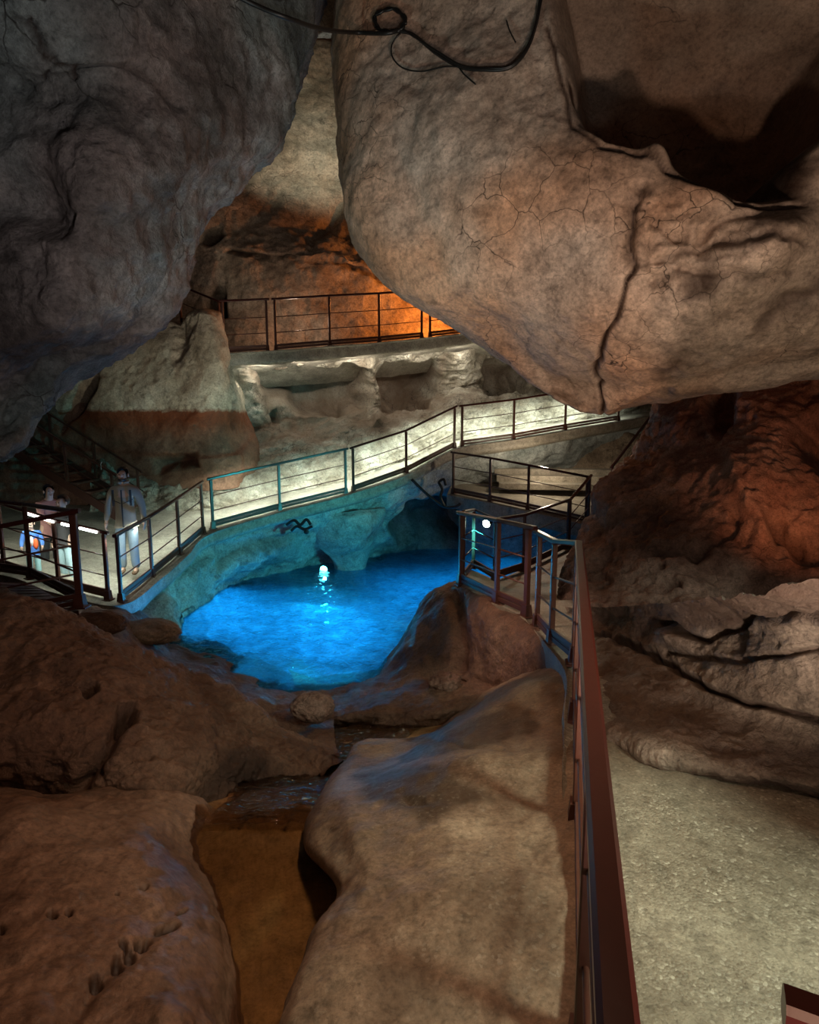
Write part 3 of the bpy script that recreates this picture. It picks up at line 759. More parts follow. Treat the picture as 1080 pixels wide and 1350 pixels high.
sheet('wall_pool', wall_rows, 300, 170, M['pool'], amp=0.34, freq=0.8, ridge=0.10, feats=[
    hollow([(505, 690), (540, 650), (598, 655), (640, 690), (640, 715), (520, 722)], 0.9, 20, 0.5, 5), hollow([(280, 720), (340, 700), (420, 690), (420, 715), (330, 740), (280, 760)], 0.2, 20, 0.2, 6)])
sheet('wall_back', [
    [Vector(v) + Vector((0, 0, -0.3)) for v in catmull([tuple(v) for v in BP[4:]], 12)],
    [(120, 690, 13.75), (170, 668, 13.8), (230, 660, 13.9), (290, 664, 14.2), (375, 642, 15.05), (460, 622, 15.6), (540, 596, 16.3), (610, 572, 17.0), (690, 556, 17.6), (760, 544, 18.2), (850, 530, 19), (960, 512, 19.8)],
    [(120, 650, 13.8), (170, 640, 14.0), (230, 636, 14.15), (290, 632, 14.5), (375, 608, 15.2), (460, 590, 15.75), (540, 562, 16.4), (610, 538, 17.1), (690, 522, 17.7), (760, 508, 18.3), (850, 498, 19), (960, 480, 19.8)],
    [(120, 620, 14.1), (170, 615, 14.4), (230, 612, 14.6), (290, 608, 15.0), (375, 590, 15.6), (460, 575, 16.1), (540, 550, 16.8), (610, 527, 17.4), (690, 510, 18), (760, 495, 18.6), (850, 485, 19.3), (960, 470, 20)],
    [(120, 570, 14.6), (170, 560, 14.8), (230, 560, 15), (300, 565, 15.4), (375, 560, 16.3), (460, 545, 16.6), (540, 530, 17.3), (610, 512, 17.8), (690, 490, 18.5), (760, 470, 19), (850, 460, 19.6), (960, 450, 20.2)],
    [(120, 500, 14.8), (170, 500, 15), (230, 500, 15.1), (300, 505, 15.2), (375, 505, 16.0), (460, 500, 16.4), (540, 495, 17.1), (610, 488, 17.6), (690, 465, 18.4), (760, 450, 18.9), (850, 440, 19.5), (960, 430, 20)],
    [(120, 460, 14.8), (170, 460, 15), (230, 460, 15.1), (300, 472, 15.1), (375, 474, 15.5), (460, 470, 15.9), (540, 466, 16.5), (610, 458, 17.1), (690, 440, 18), (760, 425, 18.5), (850, 410, 19), (960, 400, 19.5)],
], 330, 190, M['lit'], amp=0.22, freq=1.3, ridge=0.08, fine=1.0, feats=[
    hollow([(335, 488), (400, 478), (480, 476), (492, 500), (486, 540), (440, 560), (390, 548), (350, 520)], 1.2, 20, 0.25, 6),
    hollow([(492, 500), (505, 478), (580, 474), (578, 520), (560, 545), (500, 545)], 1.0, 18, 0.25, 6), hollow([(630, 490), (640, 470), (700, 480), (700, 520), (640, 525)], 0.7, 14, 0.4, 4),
    stain_shade([(325, 485), (490, 480), (480, 560), (350, 560)], 14, 0.6, 10), stain_shade([(492, 490), (580, 480), (575, 550), (500, 550)], 14, 0.75, 10), stain_shade([(300, 560), (480, 545), (640, 520), (700, 490), (640, 530), (480, 580), (300, 600)], 12, 0.6, 10),
    rough([(120, 690), (120, 650), (230, 636), (290, 632), (375, 608), (460, 590), (540, 562), (610, 538), (690, 522), (760, 508), (850, 498), (850, 540), (760, 556), (690, 568), (610, 584), (540, 608), (460, 636), (375, 656), (290, 678), (230, 674)], 6, 0.15, 3.2),
    groove([(488, 480), (490, 520), (500, 560)], 6, -0.2, 0), groove([(320, 480), (335, 530), (345, 570)], 12, -0.2, 0), lump(605, 490, 22, 45, 0.3), lump(450, 520, 30, 40, 0.25, -30),
    hollow([(352, 545), (365, 535), (372, 560), (358, 565)], 0.3, 6, 0.6)])
sheet('wall_beige', [
    [(-150, 690, 14.6), (0, 690, 14.5), (80, 680, 14.4), (150, 650, 14.2), (230, 650, 14.1), (290, 645, 14.2), (330, 640, 14.9), (360, 640, 15.6)],
    [(-150, 640, 14.6), (0, 640, 14.5), (80, 630, 14.4), (150, 620, 14.3), (230, 615, 14.0), (290, 610, 14.0), (330, 610, 14.6), (350, 610, 15.6)],
    [(-150, 580, 14.6), (0, 575, 14.5), (80, 575, 14.4), (150, 575, 14.2), (230, 575, 13.9), (285, 572, 13.9), (318, 572, 14.6), (335, 570, 15.6)],
    [(-150, 520, 14.9), (0, 520, 14.7), (80, 525, 14.3), (150, 530, 14.0), (230, 530, 13.8), (280, 528, 13.7), (308, 525, 14.3), (320, 522, 15.6)],
    [(-150, 480, 14.9), (0, 480, 14.8), (120, 480, 14.4), (170, 480, 14.2), (230, 480, 13.9), (280, 475, 13.6), (304, 470, 14.2), (293, 468, 15.6)],
    [(-150, 440, 15.0), (0, 440, 14.9), (140, 445, 14.6), (195, 438, 14.4), (240, 440, 14.1), (272, 430, 13.7), (297, 436, 14.2), (283, 430, 15.6)],
    [(-150, 400, 15.2), (0, 400, 15.1), (150, 410, 14.9), (205, 416, 14.7), (236, 420, 14.5), (264, 409, 14.0), (288, 415, 14.4), (274, 412, 15.6)],
    [(-150, 395, 16.5), (0, 395, 16.5), (150, 405, 16.5), (205, 420, 16.2), (236, 428, 16.0), (264, 420, 15.8), (288, 424, 15.9), (296, 420, 16.4)],
], 230, 180, M['beige'], amp=0.14, freq=0.9, ridge=0.05, feats=[
    hollow([(70, 555), (105, 500), (128, 480), (134, 500), (115, 540), (80, 575)], 0.5, 12, 0.6, 3), groove([(236, 425), (242, 445), (232, 470)], 8, 0.15, 0.2),
    groove([(303, 480), (306, 520), (310, 560)], 4, 0.08, 0.2), hollow([(200, 600), (260, 590), (270, 615), (210, 625)], 0.3, 14, 0.4, 6)])
sheet('wall_gallery', [
    [(150, 520, 17.5), (230, 500, 17.3), (290, 480, 17.2), (360, 475, 17.3), (430, 470, 17.6), (500, 465, 18), (560, 455, 18.3), (640, 440, 19), (800, 420, 20)],
    [(150, 430, 17.6), (230, 425, 17.5), (290, 420, 17.4), (360, 420, 17.4), (430, 415, 17.6), (500, 412, 18), (560, 410, 18.4), (640, 400, 19), (800, 380, 20)],
    [(150, 360, 17.6), (230, 350, 17.6), (290, 345, 17.5), (360, 350, 17.5), (430, 350, 17.7), (500, 362, 18), (560, 372, 18.3), (640, 360, 19), (800, 340, 20)],
    [(150, 320, 17.5), (230, 315, 17.5), (290, 318, 17.45), (350, 325, 17.45), (430, 335, 17.6), (490, 350, 18), (560, 365, 18.6), (640, 350, 19.3), (800, 330, 20)],
    [(150, 270, 17.8), (230, 265, 17.7), (290, 265, 17.8), (350, 275, 18.2), (430, 295, 18.8), (480, 310, 19), (560, 330, 19.3), (640, 330, 19.8), (800, 310, 20.5)],
    [(150, 180, 19), (230, 180, 19), (290, 180, 19.2), (350, 180, 19.6), (420, 185, 20), (460, 190, 20.4), (560, 200, 21), (640, 200, 21), (800, 200, 21)],
    [(150, 110, 20), (230, 110, 20), (290, 108, 20.4), (350, 105, 20.8), (420, 105, 21.2), (460, 105, 21.5), (560, 110, 22), (640, 110, 22), (800, 110, 22)],
    [(150, 58, 21), (230, 58, 21), (290, 57, 21.2), (350, 56, 21.4), (420, 55, 21.6), (460, 55, 21.8), (560, 56, 22), (640, 56, 22), (800, 56, 22)],
    [(150, 50, 24), (230, 50, 24), (290, 50, 24), (350, 50, 24), (420, 50, 24), (460, 50, 24), (560, 50, 24), (640, 50, 24), (800, 50, 24)],
], 200, 200, M['back'], amp=0.26, freq=0.6, ridge=0.05, fine=0.8, feats=[
    groove([(303, 330), (345, 336), (410, 334), (470, 352), (540, 385)], 3.5, 0.2, 0.7, 2), hollow([(265, 300), (290, 290), (300, 310), (280, 325), (262, 325)], 0.5, 10, 0.5, 3),
    hollow([(268, 420), (268, 385), (280, 370), (296, 378), (300, 395), (300, 420)], 1.6, 7, 0.9, 1), groove([(295, 350), (285, 400)], 5, 0.1, 0.2), groove([(450, 270), (430, 300), (410, 320)], 8, 0.2, 0.2),  # tunnel mouth carved, its shade also painted dark
    groove([(480, 270), (495, 340), (530, 385)], 5, 0.15, 0.2)])
sheet('wall_upper', [
    [(250, 80, 25), (350, 80, 24.5), (420, 70, 24.5), (500, 70, 24.5), (700, 80, 25)],
    [(250, 0, 24.5), (350, 0, 24), (420, 0, 24), (500, 0, 24), (700, 0, 24.5)],
    [(250, -200, 20), (350, -200, 20), (420, -200, 20), (500, -200, 20), (700, -200, 20)],
    [(150, -500, 12), (350, -500, 12), (420, -500, 12), (500, -500, 12), (800, -500, 12)],
], 60, 70, M['back'], amp=0.3, freq=0.7)
# rock behind the stairs and behind the right platform
sheet('wall_stairs', [
    [(-400, 700, 15), (-100, 690, 14.8), (0, 690, 14.6), (60, 690, 14.6), (150, 690, 14.8)],
    [(-400, 620, 14.8), (-100, 610, 14.6), (0, 610, 14.4), (60, 610, 14.5), (150, 610, 14.8)],
    [(-400, 500, 14), (-100, 500, 14), (0, 520, 14), (60, 530, 14.3), (150, 540, 14.8)],
    [(-400, 350, 12), (-100, 380, 12.5), (0, 400, 13), (60, 420, 14), (150, 440, 15)],
], 120, 100, M['brown'], amp=0.35, freq=0.9, ridge=0.15)
sheet('wall_platform', [
    [(560, 760, 19.5), (620, 740, 18.6), (680, 700, 18), (760, 690, 17.5), (860, 680, 17), (960, 680, 17)],
    [(560, 690, 19.2), (610, 665, 18.0), (660, 650, 17.7), (730, 640, 17.6), (800, 635, 17), (960, 630, 17)],
    [(575, 640, 18.6), (610, 640, 17.4), (650, 635, 17.4), (730, 630, 17.6), (800, 620, 17.2), (960, 610, 17)],
    [(575, 610, 17.6), (610, 612, 17.0), (660, 610, 17.4), (730, 605, 17.6), (800, 595, 17.4), (960, 580, 17)],
    [(575, 595, 17.2), (620, 595, 16.9), (680, 585, 17.2), (740, 575, 17.6), (820, 560, 17.8), (960, 540, 18)],
], 140, 90, M['back'], amp=0.2, freq=1.0, ridge=0.06, feats=[hollow([(632, 608), (700, 605), (682, 630), (680, 640), (640, 640)], 0.5, 8, 0.6, 2)])
def tube_rows(path, radii, n=14, squash=1.0):
    rws = []
    for p, r in zip(path, radii):
        rws.append([p + Vector((r * math.cos(a), r * squash * math.sin(a), 0)) for a in [2 * math.pi * k / n for k in range(n + 1)]])
    return rws
pb = pool_pt(458, 752)
ptop = P(455, 655, 14.55)
sheet('pillar_under_bridge', tube_rows([ptop + Vector((0, 0.75, -0.32)), ptop + Vector((0, 0.6, -0.45)), ptop + Vector((-0.05, 0.55, -0.8)), pb + Vector((-0.1, 0.2, 0.75)), pb + Vector((0.0, 0.3, 0.1)), pb + Vector((0.1, 0.4, -0.6)), pb + Vector((0.1, 0.4, -1.2))],
      [0.95, 0.95, 0.92, 0.80, 0.42, 0.42, 0.5]), 110, 110, M['pool'], amp=0.12, freq=1.2, ridge=0.04)


# ------------------------------------------------------------------ mesh building blocks
def from_bm(name, bm, m, parent=None, smooth_shade=False):
    me = bpy.data.meshes.new(name)
    bmesh.ops.recalc_face_normals(bm, faces=bm.faces[:])
    bm.to_mesh(me)
    bm.free()
    if smooth_shade:
        me.polygons.foreach_set('use_smooth', [True] * len(me.polygons))
    return new_obj(name, me, m, parent)


def add_box(bm, c, s, rz=0.0, mat=None, taper=1.0):
    """box centred at c with size s, turned rz about z; taper scales the top"""
    T = mat or (Matrix.Translation(c) @ Matrix.Rotation(rz, 4, 'Z'))
    vs_ = []
    for z in (-.5, .5):
        k = taper if z > 0 else 1
        for x, y in ((-.5, -.5), (.5, -.5), (.5, .5), (-.5, .5)):
            vs_.append(bm.verts.new(T @ Vector((x * s[0] * k, y * s[1] * k, z * s[2]))))
    a, b = vs_[:4], vs_[4:]
    bm.faces.new(a[::-1])
    bm.faces.new(b)
    for k in range(4):
        bm.faces.new((a[k], a[(k + 1) % 4], b[(k + 1) % 4], b[k]))


def add_tube(bm, pts, r, n=8, cap=True, rs=None):
    rings = []
    up0 = Vector((0, 0, 1))
    for i, p in enumerate(pts):
        t = (pts[min(i + 1, len(pts) - 1)] - pts[max(i - 1, 0)]).normalized()
        u = t.cross(up0)
        if u.length < 1e-3:
            u = t.cross(Vector((1, 0, 0)))
        u.normalize()
        v = u.cross(t)
        rr = rs[i] if rs else r
        rings.append([bm.verts.new(p + (u * math.cos(2 * math.pi * k / n) + v * math.sin(2 * math.pi * k / n)) * rr) for k in range(n)])
    for a, b in zip(rings[:-1], rings[1:]):
        for k in range(n):
            bm.faces.new((a[k], a[(k + 1) % n], b[(k + 1) % n], b[k]))
    if cap:
        bm.faces.new(rings[0][::-1])
        bm.faces.new(rings[-1])


def add_sweep(bm, pts, prof):
    """sweep a closed profile of (side, up) offsets along pts, mitred in plan"""
    rings = []
    for i, p in enumerate(pts):
        a = (p - pts[i - 1]) if i else None
        b = (pts[i + 1] - p) if i < len(pts) - 1 else None
        t = Vector((0, 0, 0))
        for q in (a, b):
            if q is not None:
                q = Vector((q.x, q.y, 0))
                t += q.normalized()
        t.normalize()
        s = Vector((t.y, -t.x, 0))
        k = 1.0
        if a is not None and b is not None:
            h = Vector((a.x, a.y, 0)).normalized()
            k = 1 / max(0.45, abs(t.dot(h)))
        rings.append([bm.verts.new(p + s * (x * k) + Vector((0, 0, z))) for x, z in prof])
    n = len(prof)
    for a, b in zip(rings[:-1], rings[1:]):
        for k in range(n):
            bm.faces.new((a[k], a[(k + 1) % n], b[(k + 1) % n], b[k]))
    bm.faces.new(rings[0][::-1])
    bm.faces.new(rings[-1])


def rect_prof(wd, ht, bev=0.2):
    e = min(wd, ht) * bev
    x, z = wd / 2, ht / 2
    return [(-x + e, -z), (x - e, -z), (x, -z + e), (x, z - e), (x - e, z), (-x + e, z), (-x, z - e), (-x, -z + e)]


def thing(name, label, cat, loc=(0, 0, 0), group=None):
    o = bpy.data.objects.new(name, None)
    o.empty_display_size = 0.1
    COL.objects.link(o)
    o.location = loc
    o['label'] = label
    o['category'] = cat
    if group:
        o['group'] = group
    return o


def tag(o, label, cat, group=None, kind=None):
    o['label'] = label
    o['category'] = cat
    if group:
        o['group'] = group
    if kind:
        o['kind'] = kind
    return o


def prism(name, top, thick, m, parent=None):
    bm = bmesh.new()
    a = [bm.verts.new(p) for p in top]
    b = [bm.verts.new(p - Vector((0, 0, thick))) for p in top]
    fa = bm.faces.new(a)
    fb = bm.faces.new(b[::-1])
    n = len(a)
    for k in range(n):
        bm.faces.new((a[k], b[k], b[(k + 1) % n], a[(k + 1) % n]))
    bmesh.ops.triangulate(bm, faces=[fa, fb])
    return from_bm(name, bm, m, parent)


def railing(name, label, pts, h=1.05, posts=None, rail_w=0.062, rail_h=0.05, rods=2, board=True, group='steel railings of the walkways', led=None, post_w=0.055, extend=0.075):
    """one bay of railing: posts with cast feet, flat handrail, thin rods and a grooved kick board per span"""
    base = pts[0].copy()
    t = thing(name, label, 'railing', base, group)
    L = [p - base for p in pts]
    up = Vector((0, 0, 1))
    hr = [p + up * h for p in L]
    hr[0] = hr[0] + (hr[0] - hr[1]).normalized() * extend
    hr[-1] = hr[-1] + (hr[-1] - hr[-2]).normalized() * extend
    bm = bmesh.new()
    add_sweep(bm, hr, rect_prof(rail_w, rail_h))
    from_bm('handrail', bm, M['steel_rail'], t)
    for k in range(rods):
        bm = bmesh.new()
        z = h * (0.66 if k else 0.36)
        add_tube(bm, [p + up * z for p in L], 0.011, 8)
        from_bm('rod', bm, M['steel'], t, True)
    for i, p in enumerate(L):
        if posts is not None and i not in posts:
            continue
        d = (L[min(i + 1, len(L) - 1)] - L[max(i - 1, 0)])
        rz = math.atan2(d.y, d.x)
        bm = bmesh.new()
        add_box(bm, p + up * ((h - rail_h * 0.5) / 2), (post_w, 0.05, h - rail_h * 0.5), rz)
        bmesh.ops.bevel(bm, geom=bm.edges[:], offset=0.006, segments=1, affect='EDGES')
        po = from_bm('post', bm, M['steel'], t)
        bm = bmesh.new()
        add_box(bm, p + up * 0.075, (post_w * 1.75, 0.10, 0.15), rz, taper=0.72)
        add_box(bm, p + up * 0.008, (post_w * 2.4, 0.14, 0.016), rz)
        from_bm('foot', bm, M['steel'], po)
    if board:
        for a, b in zip(L[:-1], L[1:]):
            bm = bmesh.new()
            dd = (b - a).normalized() * 0.035
            for z0, hh, th in ((0.04, 0.05, 0.03), (0.095, 0.012, 0.018), (0.112, 0.055, 0.03)):
                add_sweep(bm, [a + dd + up * (z0 + hh / 2), b - dd + up * (z0 + hh / 2)], rect_prof(th, hh, 0.12))
            from_bm('kick_board', bm, M['board'], t)
    if led:                                        # light strips under the handrail, thrown back on the path and the wall
        side, power = led
        for a, b in zip(hr[:-1], hr[1:]):
            d = (b - a)
            n = Vector((-d.y, d.x, 0)).normalized() * side
            bm = bmesh.new()
            e = d.normalized() * 0.12
            add_sweep(bm, [a + e + n * (rail_w / 2 + 0.005) - up * 0.012, b - e + n * (rail_w / 2 + 0.005) - up * 0.012], rect_prof(0.010, 0.016))
            from_bm('led_strip', bm, M['led'], t)
            c = base + (a + b) / 2 + n * 0.05 - up * (rail_h / 2 + 0.012)
            o = lamp('led_light', 'AREA', c, (0.86, 1.0, 0.90), power * d.length, None, d.length * 0.95, sizey=0.03)
            o.data.spread = math.radians(105)
            z = -(n * 0.64 - up * 0.77).normalized()
            x = d.normalized()
            y = z.cross(x)
            o.rotation_euler = Matrix((x, y, z)).transposed().to_euler()
    return t


# ------------------------------------------------------------------ water
def water_grid(name, x0, x1, y0, y1, z, step, m, label, amp=0.012, sc=3.0):
    xs = np.arange(x0, x1, step)
    ys = np.arange(y0, y1, step)
    X, Y = np.meshgrid(xs, ys)
    p = np.stack([X.ravel(), Y.ravel(), np.zeros(X.size)], 1)
    p[:, 2] = z + amp * fbm(p * np.array([sc, sc * 1.6, 1]), 3)
    o = new_obj(name, grid_mesh(name, p, len(xs), len(ys)), m)
    tag(o, label, 'water')
    return o
water_grid('pool_water', -8, 8, 6.3, 22, ZW, 0.055, M['water'], 'glowing blue pool of rippled water below the curved bridge', 0.035, 3.2)
water_grid('puddle', -2.4, 0.1, 0.7, 3.58, -0.505, 0.03, M['stream'], 'still brown puddle in the channel between the foreground rocks', 0.002, 2)
rows = [[(262, 1084, 3.64), (320, 1084, 3.63), (390, 1084, 3.61), (462, 1084, 3.61)],
        [(275, 1074, 3.70), (330, 1072, 3.70), (400, 1072, 3.68), (462, 1071, 3.68)],
        [(290, 1064, 3.84), (340, 1063, 3.80), (405, 1062, 3.78), (468, 1062, 3.78)],
        [(310, 1042, 4.34), (360, 1041, 4.30), (415, 1040, 4.28), (476, 1039, 4.28)],
        [(325, 1022, 4.98), (390, 1021, 4.95), (440, 1020, 4.93), (495, 1016, 4.93)],
        [(365, 989, 5.98), (420, 988, 5.95), (470, 986, 5.92), (530, 976, 5.95)],
        [(400, 958, 6.7), (450, 957, 6.65), (500, 954, 6.6), (570, 947, 6.5)],
        [(420, 940, 7.2), (460, 940, 7.15), (510, 938, 7.1), (580, 930, 6.9)]]
o = sheet('stream', rows, 110, 180, M['riffle'], amp=0.05, freq=5.0, octv=4, warp=0.08, fine=0.4, kind='thing')
tag(o, 'thin stream rippling over rock towards the blue pool', 'water', kind='thing')

# ------------------------------------------------------------------ platforms
def deck_slab(name, front_pts, back_pts, thick, m):
    return prism(name, front_pts + back_pts[::-1], thick, m)
bal = [(296, 468, 14.7), (360, 464, 15.0), (435, 458, 15.4), (500, 453, 15.85), (560, 447, 16.2), (640, 438, 16.7), (780, 425, 17.5)]
BAL = [P(*q) for q in bal]
bback = [p + Vector((-0.1, 3.0, 0)) for p in BAL]
rows = [bback, BAL, [p + Vector((0, -0.03, -0.02)) for p in BAL], [p + Vector((0, -0.03, -0.24)) for p in BAL], [p + Vector((0, 0.06, -0.28)) for p in BAL], [p + Vector((0, 0.5, -0.35)) for p in BAL], [p + Vector((0, 1.6, -0.75)) for p in BAL]]
sheet('floor_gallery', rows, 200, 60, M['concrete'], amp=0.05, freq=1.8, warp=0.05)
A_, B_, C_, D_ = P(624, 749, 10.8), P(652, 766, 10.2), P(690, 753, 11.2), P(748, 724, 12.8)
E_, F_, G2_, G_ = P(772, 690, 13.6), P(696, 672.5, 14.2), P(646, 661.5, 14.6), P(597.6, 651.5, 15.3)
lz = Vector((0, 0, 0.02))
prism('floor_lower', [N1 - lz, N0 - lz * 2 + Vector((-0.1, 0.02, 0)), A_ + Vector((-0.1, 0.05, -.01)), B_ + Vector((0.05, 0.1, -.01)), C_ + Vector((-0.05, 0.1, -.01)), D_ + Vector((-0.1, 0.05, -.01)), P(880, 720, 12.4), P(900, 800, 8.6), N2 + Vector((1.5, 0, -.03))], 0.22, M['concrete'])['kind'] = 'structure'
outp = Vector((-0.05, -0.16, 0))
prism('floor_platform', [G_ + outp + Vector((-0.12, 0, 0)), G2_ + outp, F_ + outp, E_ + outp, P(880, 680, 13.8), P(900, 628, 17.4), P(600, 628, 17.6)], 0.30, M['concrete'])['kind'] = 'structure'
st = thing('steps', 'three low concrete steps rising at the back of the platform', 'steps', P(720, 640, 15.6))
for k in range(3):
    bm = bmesh.new()
    add_box(bm, Vector((0.5, 0.45 * k, -0.02 + 0.15 * k)), (3.4, 0.5, 0.17), math.radians(-8))
    bmesh.ops.bevel(bm, geom=bm.edges[:], offset=0.015, segments=1, affect='EDGES')
    from_bm('step', bm, M['concrete'], st)
# block wall that carries the platform
prism('wall_under_platform', [P(606, 662, 16.9), P(690, 670, 16.4), P(780, 690, 15.6), P(900, 650, 16), P(620, 640, 18)], 2.6, M['pool'])['kind'] = 'structure'

# ------------------------------------------------------------------ railings
bg = 'railing bays of the curved bridge'
q = lambda *a: P(*a)
LEDP = 16
railing('railing', 'dark railing bay left of the standing man, with lit white strips along its handrail', [q(-150, 742, 9.3), q(6, 752, 9.3), q(78, 775, 9.3), q(143, 791, 9.25)], group=bg, led=(1, LEDP * 0.35))
for t0, t1 in ((0.28, 0.52), (0.60, 0.72), (0.78, 0.95)):
    a_, b_ = P(6, 752, 9.3) + Vector((0, -0.05, 1.04)), P(143, 791, 9.25) + Vector((0, -0.05, 1.04))
    m_ = P(78, 775, 9.3) + Vector((0, -0.05, 1.04))
    f_ = lambda t: a_.lerp(m_, t * 2) if t < .5 else m_.lerp(b_, t * 2 - 1)
    bm = bmesh.new()
    add_sweep(bm, [f_(t0) - FP[2], f_((t0 + t1) / 2) - FP[2], f_(t1) - FP[2]], rect_prof(0.03, 0.035))
    bay = [o for o in COL.objects if o.name == 'railing'][0]
    tb = from_bm('led_strip', bm, M['led'], bay)
    tb.location = FP[2] - bay.location
railing('railing', 'railing bay in front of the standing man, blue lit, rising along the bridge kerb', [q(160, 794, 9.3), q(201, 761, 10.5), q(237, 731, 11.4), q(268, 704, 12.4)], group=bg, led=(1, LEDP * 0.55))
railing('railing', 'bridge railing bay above the left part of the pool', [q(281, 697, 12.7), q(369, 673, 13.6), q(456, 651.5, 14.2)], group=bg, led=(1, LEDP * 1.3))
railing('railing', 'bridge railing bay above the right part of the pool, ending over the platform', [q(466, 649, 14.25), q(535.6, 624, 15), q(599, 591, 15.7)], group=bg, led=(1, LEDP * 1.3))
railing('railing', 'top railing bay of the bridge, running under the hanging rock', [q(609, 589, 15.75), q(677, 579.5, 16.2), q(745, 567, 16.8), q(815, 555.5, 17.3)], group=bg, led=(1, LEDP * 1.3))
gg = 'railing bays of the upper gallery'
gz = Vector((0, 0, 0.02))
railing('railing', 'short gallery railing bay at the left end of the upper slab', [BAL[0] + gz, q(353, 464.5, 14.97) + gz], h=1.24, group=gg)
railing('railing', 'long gallery railing bay in the middle of the upper slab', [q(364, 464, 15.02) + gz, BAL[2] + gz, BAL[3] + gz, q(556, 447.5, 16.17) + gz], h=1.24, group=gg)
railing('railing', 'gallery railing bay half hidden behind the hanging rock, lit orange', [q(567, 446.5, 16.25) + gz, BAL[5] + gz, BAL[6] + gz], h=1.24, group=gg)
railing('railing', 'dim railing climbing away behind the left end of the gallery', [BAL[0] + Vector((-0.1, 0.05, 0.02)), P(240, 442, 15.7)], h=1.24, board=False, group=gg)
railing('railing', 'railing at the tip of the near walkway, beside the white floodlight', [N0, N1, N2], post_w=0.07, extend=0.13, group='railings of the near walkway')
sp = lambda Y: Vector((rail_x(Y), Y, rail_z(Y)))
railing('railing', 'long red-brown handrail running from the bottom edge towards the pool', [N3, N4, sp(4.95), sp(3.9), sp(2.75), sp(1.6), sp(0.5), sp(-0.7)], post_w=0.06, rail_w=0.064, posts=[0, 1, 2, 3, 4, 5, 6, 7], extend=0.17, group='railings of the near walkway')
railing('railing', 'railing on the far side of the low walkway, behind the floodlight', [N0 + Vector((0.05, 0.12, 0)), A_, B_, C_, D_], group='railings around the platform')
railing('railing', 'railing along the front of the pale platform under the bridge', [G_, G2_, F_, E_], group='railings around the platform')
railing('railing', 'sloping railing beside the steps down from the platform corner', [E_ + Vector((0.04, -0.06, 0)), D_ + Vector((0.05, 0.08, 0.0))], board=False, group='railings around the platform')
railing('railing', 'sloping railing going up beside the right end of the bridge', [P(805, 672, 14.6), P(850, 607, 16.6), P(880, 560, 18.4)], board=False, group='railings around the platform')
L0 = P(106, 801, 6.6)
railing('railing', 'nearest dark red railing at the left edge, in front of the deck', [L0, P(0, 822, 6.6), P(-150, 850, 6.6)], post_w=0.07, group='railings of the left deck')
railing('railing', 'dark red railing behind the left deck, meeting the corner post', [L0 + Vector((-0.06, 0.08, 0)), P(41, 763, 8.5), P(-60, 748, 9.0)], group='railings of the left deck')
railing('railing', 'end of a dark red handrail in the bottom right corner', [P(1062, 1338, 0.97) - Vector((0, 0, 1.05)), P(1062, 1338, 0.97) + Vector((0.7, -0.35, -1.05)), P(1062, 1338, 0.97) + Vector((1.8, -0.9, -1.05))], board=False, group='railings of the near walkway', posts=[1, 2], extend=0.03)

# deck of boards between the two left railings
dk = thing('deck', 'small deck of brown boards inside the railings at the left edge', 'deck', L0)
a0, a1 = P(104, 803, 6.62), P(-220, 862, 6.5)
b0, b1 = P(41, 768, 8.5), P(-220, 752, 9.3)
for k in range(10):
    t0, t1 = k / 10 + 0.008, (k + 1) / 10 - 0.008
    c = [a0.lerp(b0, t0), a0.lerp(b0, t1), a1.lerp(b1, t1), a1.lerp(b1, t0)]
    prism('plank', [v - L0 - Vector((0, 0, 0.02)) for v in c], 0.05, M['board'], dk)

# staircase behind the man
s0, s1 = P(158, 688, 12.9), P(-70, 545, 12.9)
stc = thing('staircase', 'dim brown steel staircase with open treads behind the standing man', 'staircase', s0)
dv = s1 - s0
wd = Vector((0.12, 0.95, 0))
for sgn in (0, 1):
    bm = bmesh.new()
    add_sweep(bm, [wd * sgn + Vector((0, 0, 0.08)), dv + wd * sgn + Vector((0, 0, 0.08))], rect_prof(0.05, 0.20, 0.1))
    from_bm('stringer', bm, M['steel'], stc)
    bm = bmesh.new()
    add_sweep(bm, [wd * sgn + Vector((0, 0, 0.98)), dv + wd * sgn + Vector((0, 0, 0.98))], rect_prof(0.06, 0.05))
    from_bm('handrail', bm, M['steel'], stc)
    bm = bmesh.new()
    add_tube(bm, [wd * sgn + Vector((0, 0, 0.55)), dv + wd * sgn + Vector((0, 0, 0.55))], 0.012)
    from_bm('rod', bm, M['steel'], stc)
    for t in (0.03, 0.3, 0.57, 0.84):
        bm = bmesh.new()
        add_box(bm, dv * t + wd * sgn + Vector((0, 0, 0.52)), (0.05, 0.05, 0.92))
        from_bm('post', bm, M['steel'], stc)
for k in range(12):
    bm = bmesh.new()
    add_box(bm, dv * ((k + 0.6) / 12) + wd * 0.5 + Vector((0, 0, 0.12)), (0.30, 0.95, 0.045), 0)
    from_bm('tread', bm, M['board'], stc)
bm = bmesh.new()
add_tube(bm, [dv * 0.08 + Vector((0.0, -0.05, 0.93)), dv * 0.082 + Vector((0.0, -0.06, 1.04)), dv * 0.078 + Vector((0.02, -0.06, 1.10))], 0.008, 6)
tg = from_bm('cable_tie', bm, plain('white_plastic', (0.75, 0.75, 0.72)), stc, True)
tg['label'] = 'white tie round the handrail'

